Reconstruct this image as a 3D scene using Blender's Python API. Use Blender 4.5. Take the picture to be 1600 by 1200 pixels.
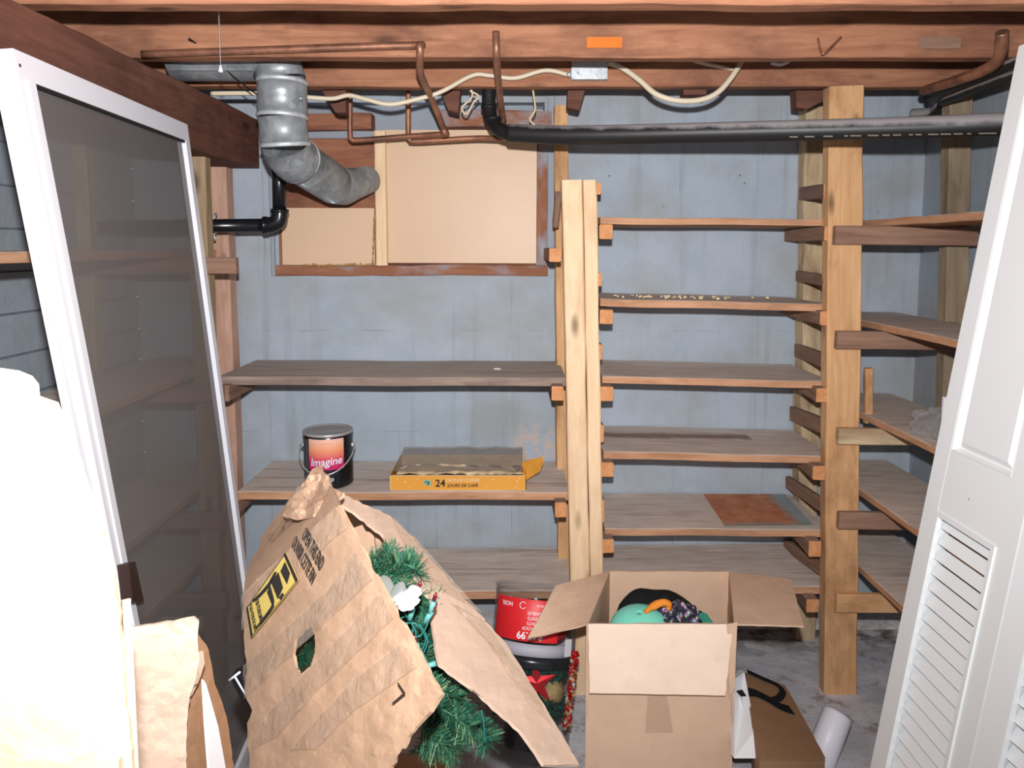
import bpy, bmesh, math, random
from mathutils import Vector, Matrix, noise, geometry
random.seed(7)
R = math.radians
for o in list(bpy.data.objects): bpy.data.objects.remove(o, do_unlink=True)
SC = bpy.context.scene; COL = SC.collection
# ---------------------------------------------------------------- camera, light, exposure
FPX, CZ, PITCH, CY = 1150.0, 1.49, R(5.3), 492.0
cd = bpy.data.cameras.new('camera'); cam = bpy.data.objects.new('camera', cd); COL.objects.link(cam)
cam.location = (0, 0, CZ); cam.rotation_euler = (R(90) - PITCH, 0, 0)
cd.sensor_width = 36; cd.lens = FPX / 1600 * 36; cd.shift_y = (CY - 600) / 1600; cd.clip_start = .02
SC.camera = cam
w = bpy.data.worlds.new('world'); SC.world = w; w.use_nodes = True
w.node_tree.nodes['Background'].inputs[0].default_value = (.97, .97, 1, 1)
w.node_tree.nodes['Background'].inputs[1].default_value = .55
fl = bpy.data.lights.new('camera_flash', 'SPOT'); fo = bpy.data.objects.new('camera_flash', fl); COL.objects.link(fo)
fo.location = (0, .0, CZ + .15); fl.energy = 245; fl.shadow_soft_size = .018; fl.color = (1, .985, .985)
fl.spot_size = R(135); fl.spot_blend = 1.0; fo.rotation_euler = (R(91.5), 0, R(3))
SC.view_settings.view_transform = 'Standard'; SC.view_settings.look = 'None'
SC.view_settings.exposure = 0; SC.view_settings.gamma = 1; SC.view_settings.use_curve_mapping = False

# ---------------------------------------------------------------- measuring helpers
CP, SP = math.cos(PITCH), math.sin(PITCH)
def ray(px, py):
    x, y = (px - 800) / FPX, -(py - CY) / FPX
    return Vector((x, CP + y * SP, -SP + y * CP))
O = Vector((0, 0, CZ))
def P(px, py, Y): d = ray(px, py); return O + d * (Y / d.y)
def PX(px, py, X): d = ray(px, py); return O + d * (X / d.x)
def PZ(px, py, z): d = ray(px, py); return O + d * ((z - CZ) / d.z)
class Plane:
    def __init__(s, a, b, c):
        s.o = a; s.n = (b - a).cross(c - a).normalized()
        if s.n.dot(O - a) < 0: s.n = -s.n
    def hit(s, px, py):
        d = ray(px, py); return O + d * ((s.o - O).dot(s.n) / d.dot(s.n))

# ---------------------------------------------------------------- linking helpers
W = {}
def link(o, M, parent=None):
    COL.objects.link(o); W[o] = M.copy()
    if parent is not None:
        o.parent = parent; o.matrix_parent_inverse = W[parent].inverted()
    o.matrix_basis = M
    return o
def thing(name, label, cat, loc, group=None):
    o = bpy.data.objects.new(name, None); o.empty_display_size = .05
    link(o, Matrix.Translation(Vector(loc))); return tag(o, label, cat, group)
def tag(o, label, cat, group=None, kind=None):
    if label: o['label'] = label
    if cat: o['category'] = cat
    if group: o['group'] = group
    if kind: o['kind'] = kind
    return o
def obj(name, bm, mat, parent=None, M=None, smooth=False, solid=0, label=None):
    me = bpy.data.meshes.new(name)
    bmesh.ops.recalc_face_normals(bm, faces=bm.faces) if not getattr(bm, 'is_sheet', False) else None
    if M is None:
        lo = Vector((1e9,) * 3); hi = -lo
        for v in bm.verts:
            for i in range(3): lo[i] = min(lo[i], v.co[i]); hi[i] = max(hi[i], v.co[i])
        c = (lo + hi) / 2; c.z = lo.z
        for v in bm.verts: v.co -= c
        M = Matrix.Translation(c)
    bm.to_mesh(me); bm.free()
    for m in (mat if isinstance(mat, (list, tuple)) else [mat]): me.materials.append(m)
    if smooth:
        for p in me.polygons: p.use_smooth = True
    o = bpy.data.objects.new(name, me); link(o, M, parent)
    if solid:
        s = o.modifiers.new('thick', 'SOLIDIFY'); s.thickness = solid; s.offset = -1
    if label: o['label'] = label
    return o
def NB(): return bmesh.new()
def add_faces(bm, vs, fs, mi=0):
    bv = [bm.verts.new(v) for v in vs]
    for f in fs:
        try: q = bm.faces.new([bv[i] for i in f]); q.material_index = mi
        except ValueError: pass
    return bv
def add_box(bm, c, s, rot=None, mi=0):
    hx, hy, hz = s[0]/2, s[1]/2, s[2]/2
    vs = [Vector((x, y, z)) for x in (-hx, hx) for y in (-hy, hy) for z in (-hz, hz)]
    if rot: vs = [rot @ v for v in vs]
    add_faces(bm, [v + Vector(c) for v in vs], [(0,1,3,2),(4,6,7,5),(0,4,5,1),(2,3,7,6),(0,2,6,4),(1,5,7,3)], mi)
def add_hex(bm, q0, q1, mi=0):   # two quads -> solid
    add_faces(bm, list(q0) + list(q1), [(0,1,2,3),(7,6,5,4),(0,4,5,1),(1,5,6,2),(2,6,7,3),(3,7,4,0)], mi)
def smooth_path(pts, n=6):
    pts = [Vector(p) for p in pts]; out = []
    for i in range(len(pts) - 1):
        p0 = pts[max(i-1, 0)]; p1 = pts[i]; p2 = pts[i+1]; p3 = pts[min(i+2, len(pts)-1)]
        for k in range(n):
            t = k / n
            out.append(.5*((2*p1)+(p2-p0)*t+(2*p0-5*p1+4*p2-p3)*t*t+(3*p1-p0-3*p2+p3)*t**3))
    out.append(pts[-1]); return out
def add_tube(bm, pts, r, seg=12, cap=True, mi=0):
    pts = [Vector(p) for p in pts]; n = len(pts); rs = r if isinstance(r, (list, tuple)) else [r]*n
    T = [((pts[min(i+1, n-1)] - pts[max(i-1, 0)]).normalized()) for i in range(n)]
    a = Vector((0, 0, 1)) if abs(T[0].z) < .9 else Vector((1, 0, 0))
    N = (a - T[0]*a.dot(T[0])).normalized(); rings = []
    for i in range(n):
        N = (N - T[i]*N.dot(T[i])).normalized(); B = T[i].cross(N)
        rings.append([bm.verts.new(pts[i] + (N*math.cos(2*math.pi*k/seg) + B*math.sin(2*math.pi*k/seg))*rs[i]) for k in range(seg)])
    for i in range(n-1):
        for k in range(seg):
            f = bm.faces.new((rings[i][k], rings[i][(k+1) % seg], rings[i+1][(k+1) % seg], rings[i+1][k])); f.material_index = mi; f.smooth = True
    if cap:
        bm.faces.new(rings[0][::-1]).material_index = mi; bm.faces.new(rings[-1]).material_index = mi
def add_lathe(bm, prof, seg=40, M=None, mi=0, a0=0, a1=2*math.pi):
    full = abs(a1 - a0 - 2*math.pi) < 1e-6; n = seg if full else seg + 1; rings = []
    for r, z in prof:
        ring = []
        for k in range(n):
            a = a0 + (a1 - a0)*k/seg; v = Vector((r*math.cos(a), r*math.sin(a), z))
            ring.append(bm.verts.new(M @ v if M else v))
        rings.append(ring)
    for i in range(len(prof)-1):
        for k in range(seg):
            k2 = (k+1) % n
            f = bm.faces.new((rings[i][k], rings[i][k2], rings[i+1][k2], rings[i+1][k])); f.material_index = mi; f.smooth = True
def add_ball(bm, c, r, seg=16, mi=0):
    add_lathe(bm, [(max(1e-4, r*math.sin(math.pi*i/10)), -r*math.cos(math.pi*i/10)) for i in range(11)], seg, Matrix.Translation(Vector(c)), mi)
def board_frame(p0, p1, up):
    x = (p1 - p0).normalized(); y = Vector(up).cross(x).normalized(); z = x.cross(y)
    M = Matrix((x, y, z)).transposed().to_4x4(); M.translation = p0; return M
def board(name, p0, p1, wy, wz, up, mat, parent=None, jit=.0012, ch=.003, n=None, label=None, ends=None):
    """timber from p0 to p1 (centre line); section wz along up, wy across"""
    p0, p1 = Vector(p0), Vector(p1); L = (p1 - p0).length; n = n or max(2, int(L / .07)); M = board_frame(p0, p1, up)
    a, b = wy/2, wz/2; ch = min(ch, a*.5, b*.5)
    sec = [(-a+ch,-b),(a-ch,-b),(a,-b+ch),(a,b-ch),(a-ch,b),(-a+ch,b),(-a,b-ch),(-a,-b+ch)]
    bm = NB(); rings = []; s = random.random()*100
    for i in range(n+1):
        x = L*i/n; ring = []
        for j, (y, z) in enumerate(sec):
            d = noise.noise_vector(Vector((x*5 + s, y*8, z*8)))*jit*1.6 + noise.noise_vector(Vector((x*23 + s, j*3.1, 0)))*jit*.8
            ring.append(bm.verts.new((x, y + d.y, z + d.z)))
        rings.append(ring)
    for i in range(n):
        for k in range(8):
            bm.faces.new((rings[i][k], rings[i][(k+1)%8], rings[i+1][(k+1)%8], rings[i+1][k]))
    e = bm.faces.new(rings[0][::-1]); f = bm.faces.new(rings[-1])
    mats = [mat]
    if ends: mats.append(ends); e.material_index = f.material_index = 1
    return obj(name, bm, mats, parent, M, label=label)
def inside(p, poly):
    x, y = p; c = False; n = len(poly)
    for i in range(n):
        x1, y1 = poly[i]; x2, y2 = poly[(i+1) % n]
        if (y1 > y) != (y2 > y) and x < (x2-x1)*(y-y1)/(y2-y1) + x1: c = not c
    return c
def ragged(poly, step, amp, seed=0, keep=()):
    """subdivide an outline and roughen it"""
    rnd = random.Random(seed); out = []; n = len(poly)
    for i in range(n):
        a, b = poly[i], poly[(i+1) % n]; L = math.dist(a, b); k = max(1, int(L/step))
        nx, ny = (b[1]-a[1])/L, -(b[0]-a[0])/L
        am = 0 if i in keep else amp
        for j in range(k):
            t = j/k; q = am*(rnd.random()-.5)*2 if j else 0
            out.append((a[0]+(b[0]-a[0])*t + nx*q, a[1]+(b[1]-a[1])*t + ny*q))
    return out
def sheet(name, poly, fn, mat, parent=None, holes=(), step=9, amp=0.0, nfreq=.02, thick=.004, seed=0, smooth=False, label=None, nrm=None):
    pts = []; edges = []
    for loop in [poly] + list(holes):
        s = len(pts); pts += [Vector(p) for p in loop]
        edges += [(s+i, s+(i+1) % len(loop)) for i in range(len(loop))]
    xs = [p[0] for p in poly]; ys = [p[1] for p in poly]; rnd = random.Random(seed+5)
    x = min(xs) + step*.5
    while x < max(xs):
        y = min(ys) + step*.5
        while y < max(ys):
            q = (x + rnd.uniform(-.25,.25)*step, y + rnd.uniform(-.25,.25)*step)
            if inside(q, poly) and not any(inside(q, h) for h in holes): pts.append(Vector(q))
            y += step
        x += step
    V, _e, F = geometry.delaunay_2d_cdt(pts, edges, [], 0, 1e-4)[:3]
    bm = NB(); bv = []
    for v in V:
        p = fn(v.x, v.y)
        if amp:
            n = nrm or (O - p).normalized()
            q = Vector((v.x*nfreq + seed*7.3, v.y*nfreq, seed*1.7))
            p = p + n*amp*(noise.noise(q)*1.3 + .6*noise.noise(q*2.7) + .34*abs(noise.noise(q*6.1)) + .2*noise.noise(q*13))
        bv.append(bm.verts.new(p))
    for f in F:
        c = (sum(V[i].x for i in f)/len(f), sum(V[i].y for i in f)/len(f))
        if inside(c, poly) and not any(inside(c, h) for h in holes):
            try: bm.faces.new([bv[i] for i in f])
            except ValueError: pass
    for v in [v for v in bm.verts if not v.link_faces]: bm.verts.remove(v)
    bmesh.ops.recalc_face_normals(bm, faces=bm.faces)
    if thick:
        # give real thickness: duplicate backwards
        bm.normal_update(); fs = list(bm.faces)
        if sum((f.normal.dot(O - f.calc_center_median()) for f in fs)) < 0:
            bmesh.ops.reverse_faces(bm, faces=fs); bm.normal_update()
        res = bmesh.ops.solidify(bm, geom=fs, thickness=thick)
    return obj(name, bm, mat, parent, smooth=smooth, label=label)
def text_mesh(s, size, ext=.0004, sx=1, spacing=1, align='CENTER', bold=False):
    c = bpy.data.curves.new('t', 'FONT'); c.body = s; c.size = size; c.extrude = ext; c.align_x = align; c.align_y = 'CENTER'
    c.space_character = spacing
    if bold: c.offset = size*.018
    t = bpy.data.objects.new('t', c); COL.objects.link(t)
    me = bpy.data.meshes.new_from_object(t.evaluated_get(bpy.context.evaluated_depsgraph_get()))
    bpy.data.objects.remove(t); bm = NB(); bm.from_mesh(me); bpy.data.meshes.remove(me)
    for v in bm.verts: v.co.x *= sx
    return bm
def text_on(name, s, size, mat, parent, o, ux, uy, sx=1, bold=False, spacing=1, label=None, lift=.0015):
    """flat lettering at o, reading along ux, letter tops along uy"""
    bm = text_mesh(s, size, sx=sx, bold=bold, spacing=spacing); ux = ux.normalized(); uz = ux.cross(uy).normalized(); uy = uz.cross(ux)
    M = Matrix((ux, uy, uz)).transposed().to_4x4(); M.translation = o + uz*lift
    return obj(name, bm, mat, parent, M, label=label)

# ---------------------------------------------------------------- materials
def s2l(c): return tuple([((v/255)/12.92 if v/255 <= .04045 else ((v/255+.055)/1.055)**2.4) for v in c]) + (1,)
class NT:
    def __init__(s, name):
        s.m = bpy.data.materials.new(name); s.m.use_nodes = True; s.t = s.m.node_tree; s.n = s.t.nodes
        s.bsdf = s.n['Principled BSDF']; s.out = s.n['Material Output']; s.coords = None
    def N(s, typ, **kw):
        n = s.n.new(typ)
        for k, v in kw.items(): setattr(n, k, v)
        return n
    def L(s, a, b): s.t.links.new(a, b)
    def obj_co(s, scale=(1,1,1), rnd=True):
        tc = s.N('ShaderNodeTexCoord'); mp = s.N('ShaderNodeMapping'); mp.inputs['Scale'].default_value = scale
        if rnd:
            oi = s.N('ShaderNodeObjectInfo'); ad = s.N('ShaderNodeVectorMath', operation='ADD'); mu = s.N('ShaderNodeMath', operation='MULTIPLY')
            mu.inputs[1].default_value = 37.0; s.L(oi.outputs['Random'], mu.inputs[0]); s.L(tc.outputs['Object'], ad.inputs[0]); s.L(mu.outputs[0], ad.inputs[1]); s.L(ad.outputs[0], mp.inputs['Vector'])
        else: s.L(tc.outputs['Object'], mp.inputs['Vector'])
        return mp.outputs[0]
    def world_co(s, scale=(1,1,1)):
        g = s.N('ShaderNodeNewGeometry'); mp = s.N('ShaderNodeMapping'); mp.inputs['Scale'].default_value = scale
        s.L(g.outputs['Position'], mp.inputs['Vector']); return mp.outputs[0]
    def noise(s, co, scale, detail=4, rough=.55, dist=0):
        n = s.N('ShaderNodeTexNoise'); n.inputs['Scale'].default_value = scale; n.inputs['Detail'].default_value = detail
        n.inputs['Roughness'].default_value = rough; n.inputs['Distortion'].default_value = dist; s.L(co, n.inputs['Vector']); return n.outputs['Fac']
    def ramp(s, fac, a, b, ca=(0,0,0,1), cb=(1,1,1,1)):
        r = s.N('ShaderNodeValToRGB'); r.color_ramp.elements[0].position = a; r.color_ramp.elements[1].position = b
        r.color_ramp.elements[0].color = ca; r.color_ramp.elements[1].color = cb; s.L(fac, r.inputs[0]); return r.outputs[0]
    def mix(s, fac, a, b, mode='MIX'):
        m = s.N('ShaderNodeMix', data_type='RGBA', blend_type=mode)
        for v, i in ((fac, 0), (a, 6), (b, 7)):
            if hasattr(v, 'links'): s.L(v, m.inputs[i])
            else: m.inputs[i].default_value = v
        return m.outputs[2]
    def math(s, op, a, b=0.0):
        m = s.N('ShaderNodeMath', operation=op)
        for v, i in ((a, 0), (b, 1)):
            if hasattr(v, 'links'): s.L(v, m.inputs[i])
            else: m.inputs[i].default_value = v
        return m.outputs[0]
    def bump(s, h, strength=.3, dist=.01):
        b = s.N('ShaderNodeBump'); b.inputs['Strength'].default_value = strength; b.inputs['Distance'].default_value = dist
        s.L(h, b.inputs['Height']); s.L(b.outputs[0], s.bsdf.inputs['Normal'])
    def fin(s, col=None, rough=.7, metal=0, spec=.4):
        if col is not None:
            if hasattr(col, 'links'): s.L(col, s.bsdf.inputs['Base Color'])
            else: s.bsdf.inputs['Base Color'].default_value = col
        if hasattr(rough, 'links'): s.L(rough, s.bsdf.inputs['Roughness'])
        else: s.bsdf.inputs['Roughness'].default_value = rough
        s.bsdf.inputs['Metallic'].default_value = metal; s.bsdf.inputs['Specular IOR Level'].default_value = spec
        return s.m
def plain(name, c, rough=.6, metal=0, spec=.4, bump=0, bscale=60, var=0):
    t = NT(name); col = s2l(c)
    if var or bump:
        co = t.obj_co(); n = t.noise(co, bscale, 4)
        if bump: t.bump(n, bump, .004)
        if var:
            n2 = t.noise(co, bscale*.25, 5); col = t.mix(t.math('MULTIPLY', n2, 1), tuple(v*(1-var) for v in col[:3])+(1,), tuple(min(1, v*(1+var)) for v in col[:3])+(1,))
    return t.fin(col, rough, metal, spec)
def wood(name, light, dark, dust=None, dust_amt=.85, stain=None, stain_amt=.5, knots=True, grain=1.0, streak=False):
    t = NT(name); co = t.obj_co((1.6, 16, 16)); g = t.noise(co, 2.2*grain, 6, .6, .9)
    col = t.ramp(g, .3, .72, s2l(dark), s2l(light))
    fine = t.noise(t.obj_co((4, 90, 90)), 3, 3, .6)
    col = t.mix(t.ramp(fine, .35, .65, (.25,.25,.25,1), (0,0,0,1)), col, s2l(dark))
    if stain:
        st = t.noise(t.obj_co((2.2, 5, 5)), 1.6, 5, .65)
        f = t.ramp(st, .48, .68, (0,0,0,1), (stain_amt,)*3+(1,)); col = t.mix(f, col, s2l(stain))
    if knots:
        v = t.N('ShaderNodeTexVoronoi'); v.inputs['Scale'].default_value = 1; t.L(t.obj_co((3.2, 9, 9)), v.inputs['Vector'])
        f = t.ramp(v.outputs['Distance'], .06, .16, (.75,.75,.75,1), (0,0,0,1)); col = t.mix(f, col, s2l([c*.45 for c in dark]))
    if dust:
        ge = t.N('ShaderNodeNewGeometry'); sp = t.N('ShaderNodeSeparateXYZ'); t.L(ge.outputs['Normal'], sp.inputs[0])
        dn = t.noise(t.world_co((3, 7, 3)), 3, 5, .6)
        f = t.math('MULTIPLY', t.ramp(sp.outputs['Z'], .5, .8), t.ramp(dn, .25, .6, (dust_amt*.72,)*3+(1,), (dust_amt,)*3+(1,)))
        d2 = t.mix(t.noise(t.world_co((2, 14, 2)), 4, 5), s2l([c*.8 for c in dust]), s2l([min(255, c*1.12) for c in dust]))
        d3 = t.noise(t.world_co((1.1, 16, 3)), 1.6, 4, .6); d2 = t.mix(t.ramp(d3, .56, .70, (0,0,0,1), (.55,)*3+(1,)), d2, s2l([c*.55 for c in dust]))
        if streak:
            sx_ = t.N('ShaderNodeSeparateXYZ'); t.L(t.world_co(), sx_.inputs[0]); q = t.math('ABSOLUTE', t.math('SUBTRACT', t.math('ADD', sx_.outputs['Y'], t.math('MULTIPLY', t.noise(t.world_co((3,3,3)), 2, 3), .10)), 2.66))
            d2 = t.mix(t.math('MULTIPLY', t.ramp(q, .02, .05, (.8,)*3+(1,), (0,0,0,1)), t.math('LESS_THAN', sx_.outputs['X'], .86)), d2, s2l((112,98,92)))
        col = t.mix(f, col, d2)
    t.bump(fine, .25, .003)
    return t.fin(col, .8, 0, .25)
M_new = wood('pine_lumber', (246,218,184), (226,192,152), stain=(196,158,120), stain_amt=.5)
M_old = wood('amber_lumber', (228,184,138), (198,150,104), stain=(146,104,72), stain_amt=.75)
M_rough = wood('rough_edge_lumber', (214,194,158), (168,142,112), stain=(140,112,86), stain_amt=.6)
M_joist = wood('joist_timber', (182,130,100), (142,94,70), stain=(100,66,54), stain_amt=.7)
M_beam = wood('dark_beam_timber', (124,84,70), (92,58,48), stain=(70,48,42), stain_amt=.6)
M_shelf = wood('dusty_shelf_board', (214,168,134), (172,124,92), dust=(226,215,206), dust_amt=.95, stain=(134,98,76), stain_amt=.5, knots=False)
M_streak = wood('streaked_shelf_board', (214,168,134), (172,124,92), dust=(226,215,206), dust_amt=.95, stain=(134,98,76), stain_amt=.5, knots=False, streak=True)
M_shelfd = wood('dark_shelf_board', (168,148,136), (126,106,96), dust=(190,180,172), stain=(84,70,66), stain_amt=.5, knots=False)
M_cleat = wood('brown_cleat', (166,132,112), (126,96,80), dust=(150,134,124), dust_amt=.5, knots=False)
M_grain = wood('end_grain', (222,162,112), (190,128,84), knots=False)
M_red = wood('reddish_window_timber', (176,122,94), (134,84,64), stain=(90,62,52), stain_amt=.7)
M_greyp = plain('grey_painted_timber', (150,158,168), .7, var=.15, bscale=20)

def wallmat(name, c, c2, seams=True, low=True, lapped=False):
    t = NT(name); co = t.world_co()
    n1 = t.noise(co, 2.2, 5, .6); n2 = t.noise(co, 9, 6, .65)
    col = t.mix(n1, s2l(c), s2l(c2)); col = t.mix(t.ramp(n2, .4, .75, (0,0,0,1), (.35,)*3+(1,)), col, s2l([v*.86 for v in c]))
    # vertical weathering streaks
    st = t.noise(t.world_co((22, 22, 1.1)), 1, 5, .6); col = t.mix(t.ramp(st, .55, .8, (0,0,0,1), (.42,)*3+(1,)), col, s2l((112,112,108)))
    bl = t.noise(t.world_co((1.6,1.6,2.2)), 1.5, 4, .6); col = t.mix(t.ramp(bl, .48, .70, (0,0,0,1), (.5,)*3+(1,)), col, s2l((150,146,138)))
    # small pits and chips
    v = t.N('ShaderNodeTexVoronoi'); v.inputs['Scale'].default_value = 16; t.L(co, v.inputs['Vector'])
    pm = t.math('MULTIPLY', t.ramp(v.outputs['Distance'], .04, .08, (.8,.8,.8,1), (0,0,0,1)), t.ramp(t.noise(co, 3, 3), .56, .64))
    col = t.mix(pm, col, s2l((70,72,74)))
    sep = t.N('ShaderNodeSeparateXYZ'); t.L(co, sep.inputs[0]); wob = t.math('MULTIPLY', t.math('SUBTRACT', t.noise(co, 7, 4), .5), .02)
    if seams:
        for axis, val, wd, nz in (('Z', 1.175, .0022, .5), ('Z', .79, .002, .5), ('Z', 1.58, .002, .55), ('X', -.92, .002, .52), ('X', -.29, .002, .5), ('X', .0, .0018, .46), ('X', .62, .002, .5)):
            d = t.math('ABSOLUTE', t.math('SUBTRACT', t.math('ADD', sep.outputs[axis], wob), val + .0))
            f = t.math('MULTIPLY', t.math('LESS_THAN', d, wd), t.ramp(t.noise(co, 5 + val, 3), nz, nz+.12, (0,0,0,1), (.35,)*3+(1,)))
            col = t.mix(f, col, s2l((92,94,98)))
    if low:  # flaking paint near the floor
        z = t.math('ADD', sep.outputs['Z'], t.math('MULTIPLY', t.math('SUBTRACT', n2, .5), .22))
        f = t.ramp(z, .0, .12, (1,1,1,1), (0,0,0,1)); fl_ = t.mix(t.ramp(t.noise(co, 22, 6, .7), .4, .62), s2l((176,152,140)), s2l((226,222,224)))
        col = t.mix(f, col, fl_)
        # one flaked patch beside the middle post
        d = t.N('ShaderNodeVectorMath', operation='DISTANCE'); t.L(co, d.inputs[0]); d.inputs[1].default_value = (.09, 2.75, .72)
        f = t.math('MULTIPLY', t.ramp(d.outputs['Value'], .05, .13, (1,1,1,1), (0,0,0,1)), t.ramp(t.noise(co, 20, 5, .7), .46, .54)); col = t.mix(f, col, s2l((192,176,168)))
    t.bump(n2, .25, .02)
    return t.fin(col, .72, 0, .25)
M_wall = wallmat('painted_concrete', (158,173,187), (180,188,198))
M_side = wallmat('painted_boards', (146,158,170), (164,172,182), seams=False, low=False)
def floormat():
    t = NT('worn_painted_floor'); co = t.world_co(); n = t.noise(co, 4, 6, .6); n2 = t.noise(co, 18, 6, .7)
    col = t.mix(t.ramp(n, .35, .65), s2l((182,188,198)), s2l((222,220,226))); col = t.mix(t.ramp(n2, .5, .66, (0,0,0,1), (.6,)*3+(1,)), col, s2l((190,170,160)))
    sep = t.N('ShaderNodeSeparateXYZ'); t.L(co, sep.inputs[0])
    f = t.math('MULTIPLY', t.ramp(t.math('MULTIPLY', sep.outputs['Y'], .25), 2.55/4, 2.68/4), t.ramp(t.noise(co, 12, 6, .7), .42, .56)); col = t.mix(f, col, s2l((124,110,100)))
    col = t.mix(t.ramp(t.noise(co, 9, 5, .7), .55, .68, (0,0,0,1), (.6,)*3+(1,)), col, s2l((98,84,76)))
    t.bump(n2, .3, .02); return t.fin(col, .8, 0, .25)
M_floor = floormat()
def ceilmat():
    t = NT('subfloor_boards'); co = t.world_co(); n = t.noise(t.world_co((2, 20, 2)), 2, 5); col = t.mix(n, s2l((120,88,70)), s2l((160,122,96)))
    return t.fin(col, .85, 0, .2)
M_ceil = ceilmat()
def cardmat(name, c, var=.06, flute=260, axis='X', dirt=.25):
    t = NT(name); co = t.obj_co(); n = t.noise(co, 7, 5, .6); base = s2l(c)
    col = t.mix(n, s2l([v*(1-var*1.3) for v in c]), s2l([min(255, v*(1+var)) for v in c]))
    n2 = t.noise(t.obj_co((1,1,1)), 22, 5, .7); col = t.mix(t.ramp(n2, .55, .75, (0,0,0,1), (dirt,)*3+(1,)), col, s2l([v*.78 for v in c]))
    wv = t.N('ShaderNodeTexWave', wave_type='BANDS', bands_direction=axis); wv.inputs['Scale'].default_value = flute/5; wv.inputs['Distortion'].default_value = 0
    t.L(co, wv.inputs['Vector']); col = t.mix(t.math('MULTIPLY', wv.outputs['Fac'], .04), col, s2l([v*.75 for v in c]))
    t.bump(n, .25, .01); return t.fin(col, .7, 0, .3)
M_card = cardmat('cardboard', (182,150,126)); M_cardl = cardmat('pale_cardboard', (188,163,144)); M_kraft = cardmat('brown_cardboard', (158,122,92))
M_cardtree = cardmat('tan_cardboard', (184,152,126), dirt=.35); M_cardin = cardmat('cardboard_inside', (176,142,112))
M_paper = cardmat('thin_cardboard', (214,184,150), flute=120)
def tapemat():
    t = NT('clear_packing_tape'); co = t.obj_co(); n = t.noise(co, 28, 4, .6, .5)
    t.bump(n, .55, .012); t.fin(s2l((216,200,184)), .16, 0, 1.0)
    tr = t.N('ShaderNodeBsdfTransparent'); tr.inputs[0].default_value = (.93,.88,.82,1); mx = t.N('ShaderNodeMixShader')
    mx.inputs[0].default_value = .27; t.L(tr.outputs[0], mx.inputs[1]); t.L(t.bsdf.outputs[0], mx.inputs[2]); t.L(mx.outputs[0], t.out.inputs[0]); return t.m
M_tape = tapemat()
def clearmat(name, tint=(.95,.96,.97), fac=.05, rough=.06, bump=0, base=(200,205,210)):
    t = NT(name)
    if bump: t.bump(t.noise(t.obj_co(), 40, 4, .6, 1), bump, .01)
    t.fin(s2l(base), rough, 0, 1.0); tr = t.N('ShaderNodeBsdfTransparent'); tr.inputs[0].default_value = tint + (1,)
    lw = t.N('ShaderNodeLayerWeight'); lw.inputs[0].default_value = .25; f = t.math('ADD', t.math('MULTIPLY', lw.outputs['Facing'], .45), fac)
    mx = t.N('ShaderNodeMixShader'); t.L(f, mx.inputs[0]); t.L(tr.outputs[0], mx.inputs[1]); t.L(t.bsdf.outputs[0], mx.inputs[2]); t.L(mx.outputs[0], t.out.inputs[0]); return t.m
M_clear = clearmat('clear_plastic', base=(96,100,104)); M_film = clearmat('crumpled_film', fac=.06, bump=.6, base=(216,220,224))
def meshmat():
    t = NT('grey_fibreglass_mesh'); t.fin(s2l((112,108,107)), .85, 0, .2); tr = t.N('ShaderNodeBsdfTransparent'); mx = t.N('ShaderNodeMixShader'); mx.inputs[0].default_value = .70
    t.L(tr.outputs[0], mx.inputs[1]); t.L(t.bsdf.outputs[0], mx.inputs[2]); t.L(mx.outputs[0], t.out.inputs[0]); return t.m
M_mesh = meshmat()
def galv():
    t = NT('galvanised_steel'); co = t.obj_co(); v = t.N('ShaderNodeTexVoronoi'); v.inputs['Scale'].default_value = 55; t.L(co, v.inputs['Vector'])
    n = t.noise(co, 12, 6, .7); col = t.mix(n, s2l((160,168,174)), s2l((222,226,230)))
    sp = t.N('ShaderNodeSeparateColor'); t.L(v.outputs['Color'], sp.inputs[0]); col = t.mix(t.math('MULTIPLY', sp.outputs[0], .5), col, s2l((236,240,244))); col = t.mix(t.math('MULTIPLY', sp.outputs[1], .35), col, s2l((140,150,156)))
    r = t.ramp(n, .3, .7, (.34,)*3+(1,), (.52,)*3+(1,)); t.bump(n, .3, .006); return t.fin(col, r, .35, .6)
M_galv = galv()
def panelmat():
    t = NT('tan_hardboard'); co = t.obj_co(); n = t.noise(co, 3, 4); col = t.mix(n, s2l((208,176,146)), s2l((222,190,158)))
    t.bump(t.noise(co, 8, 3), .12, .01); return t.fin(col, .42, 0, .35)
M_panel = panelmat()
def rust():
    t = NT('rusty_sheet'); co = t.world_co(); n = t.noise(co, 18, 7, .7); col = t.mix(t.ramp(n, .35, .65), s2l((176,112,82)), s2l((216,150,112)))
    sep = t.N('ShaderNodeSeparateXYZ'); t.L(co, sep.inputs[0])
    e = t.math('SUBTRACT', t.math('ADD', t.math('ADD', sep.outputs['X'], t.math('MULTIPLY', sep.outputs['Y'], .0)), t.math('MULTIPLY', n, .12)), .4); col = t.mix(t.ramp(e, .61, .64, (0,0,0,1), (.85,)*3+(1,)), col, s2l((150,178,184)))
    e2 = t.math('SUBTRACT', t.math('ADD', sep.outputs['Y'], t.math('MULTIPLY', n, .09)), 2.0); col = t.mix(t.ramp(e2, .455, .475, (.8,)*3+(1,), (0,0,0,1)), col, s2l((150,156,150)))
    v = t.N('ShaderNodeTexVoronoi'); v.inputs['Scale'].default_value = 70; t.L(co, v.inputs['Vector']); col = t.mix(t.ramp(v.outputs['Distance'], .1, .18, (.7,)*3+(1,), (0,0,0,1)), col, s2l((190,150,118)))
    return t.fin(col, .75, .1, .3)
M_rust = rust()
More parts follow.
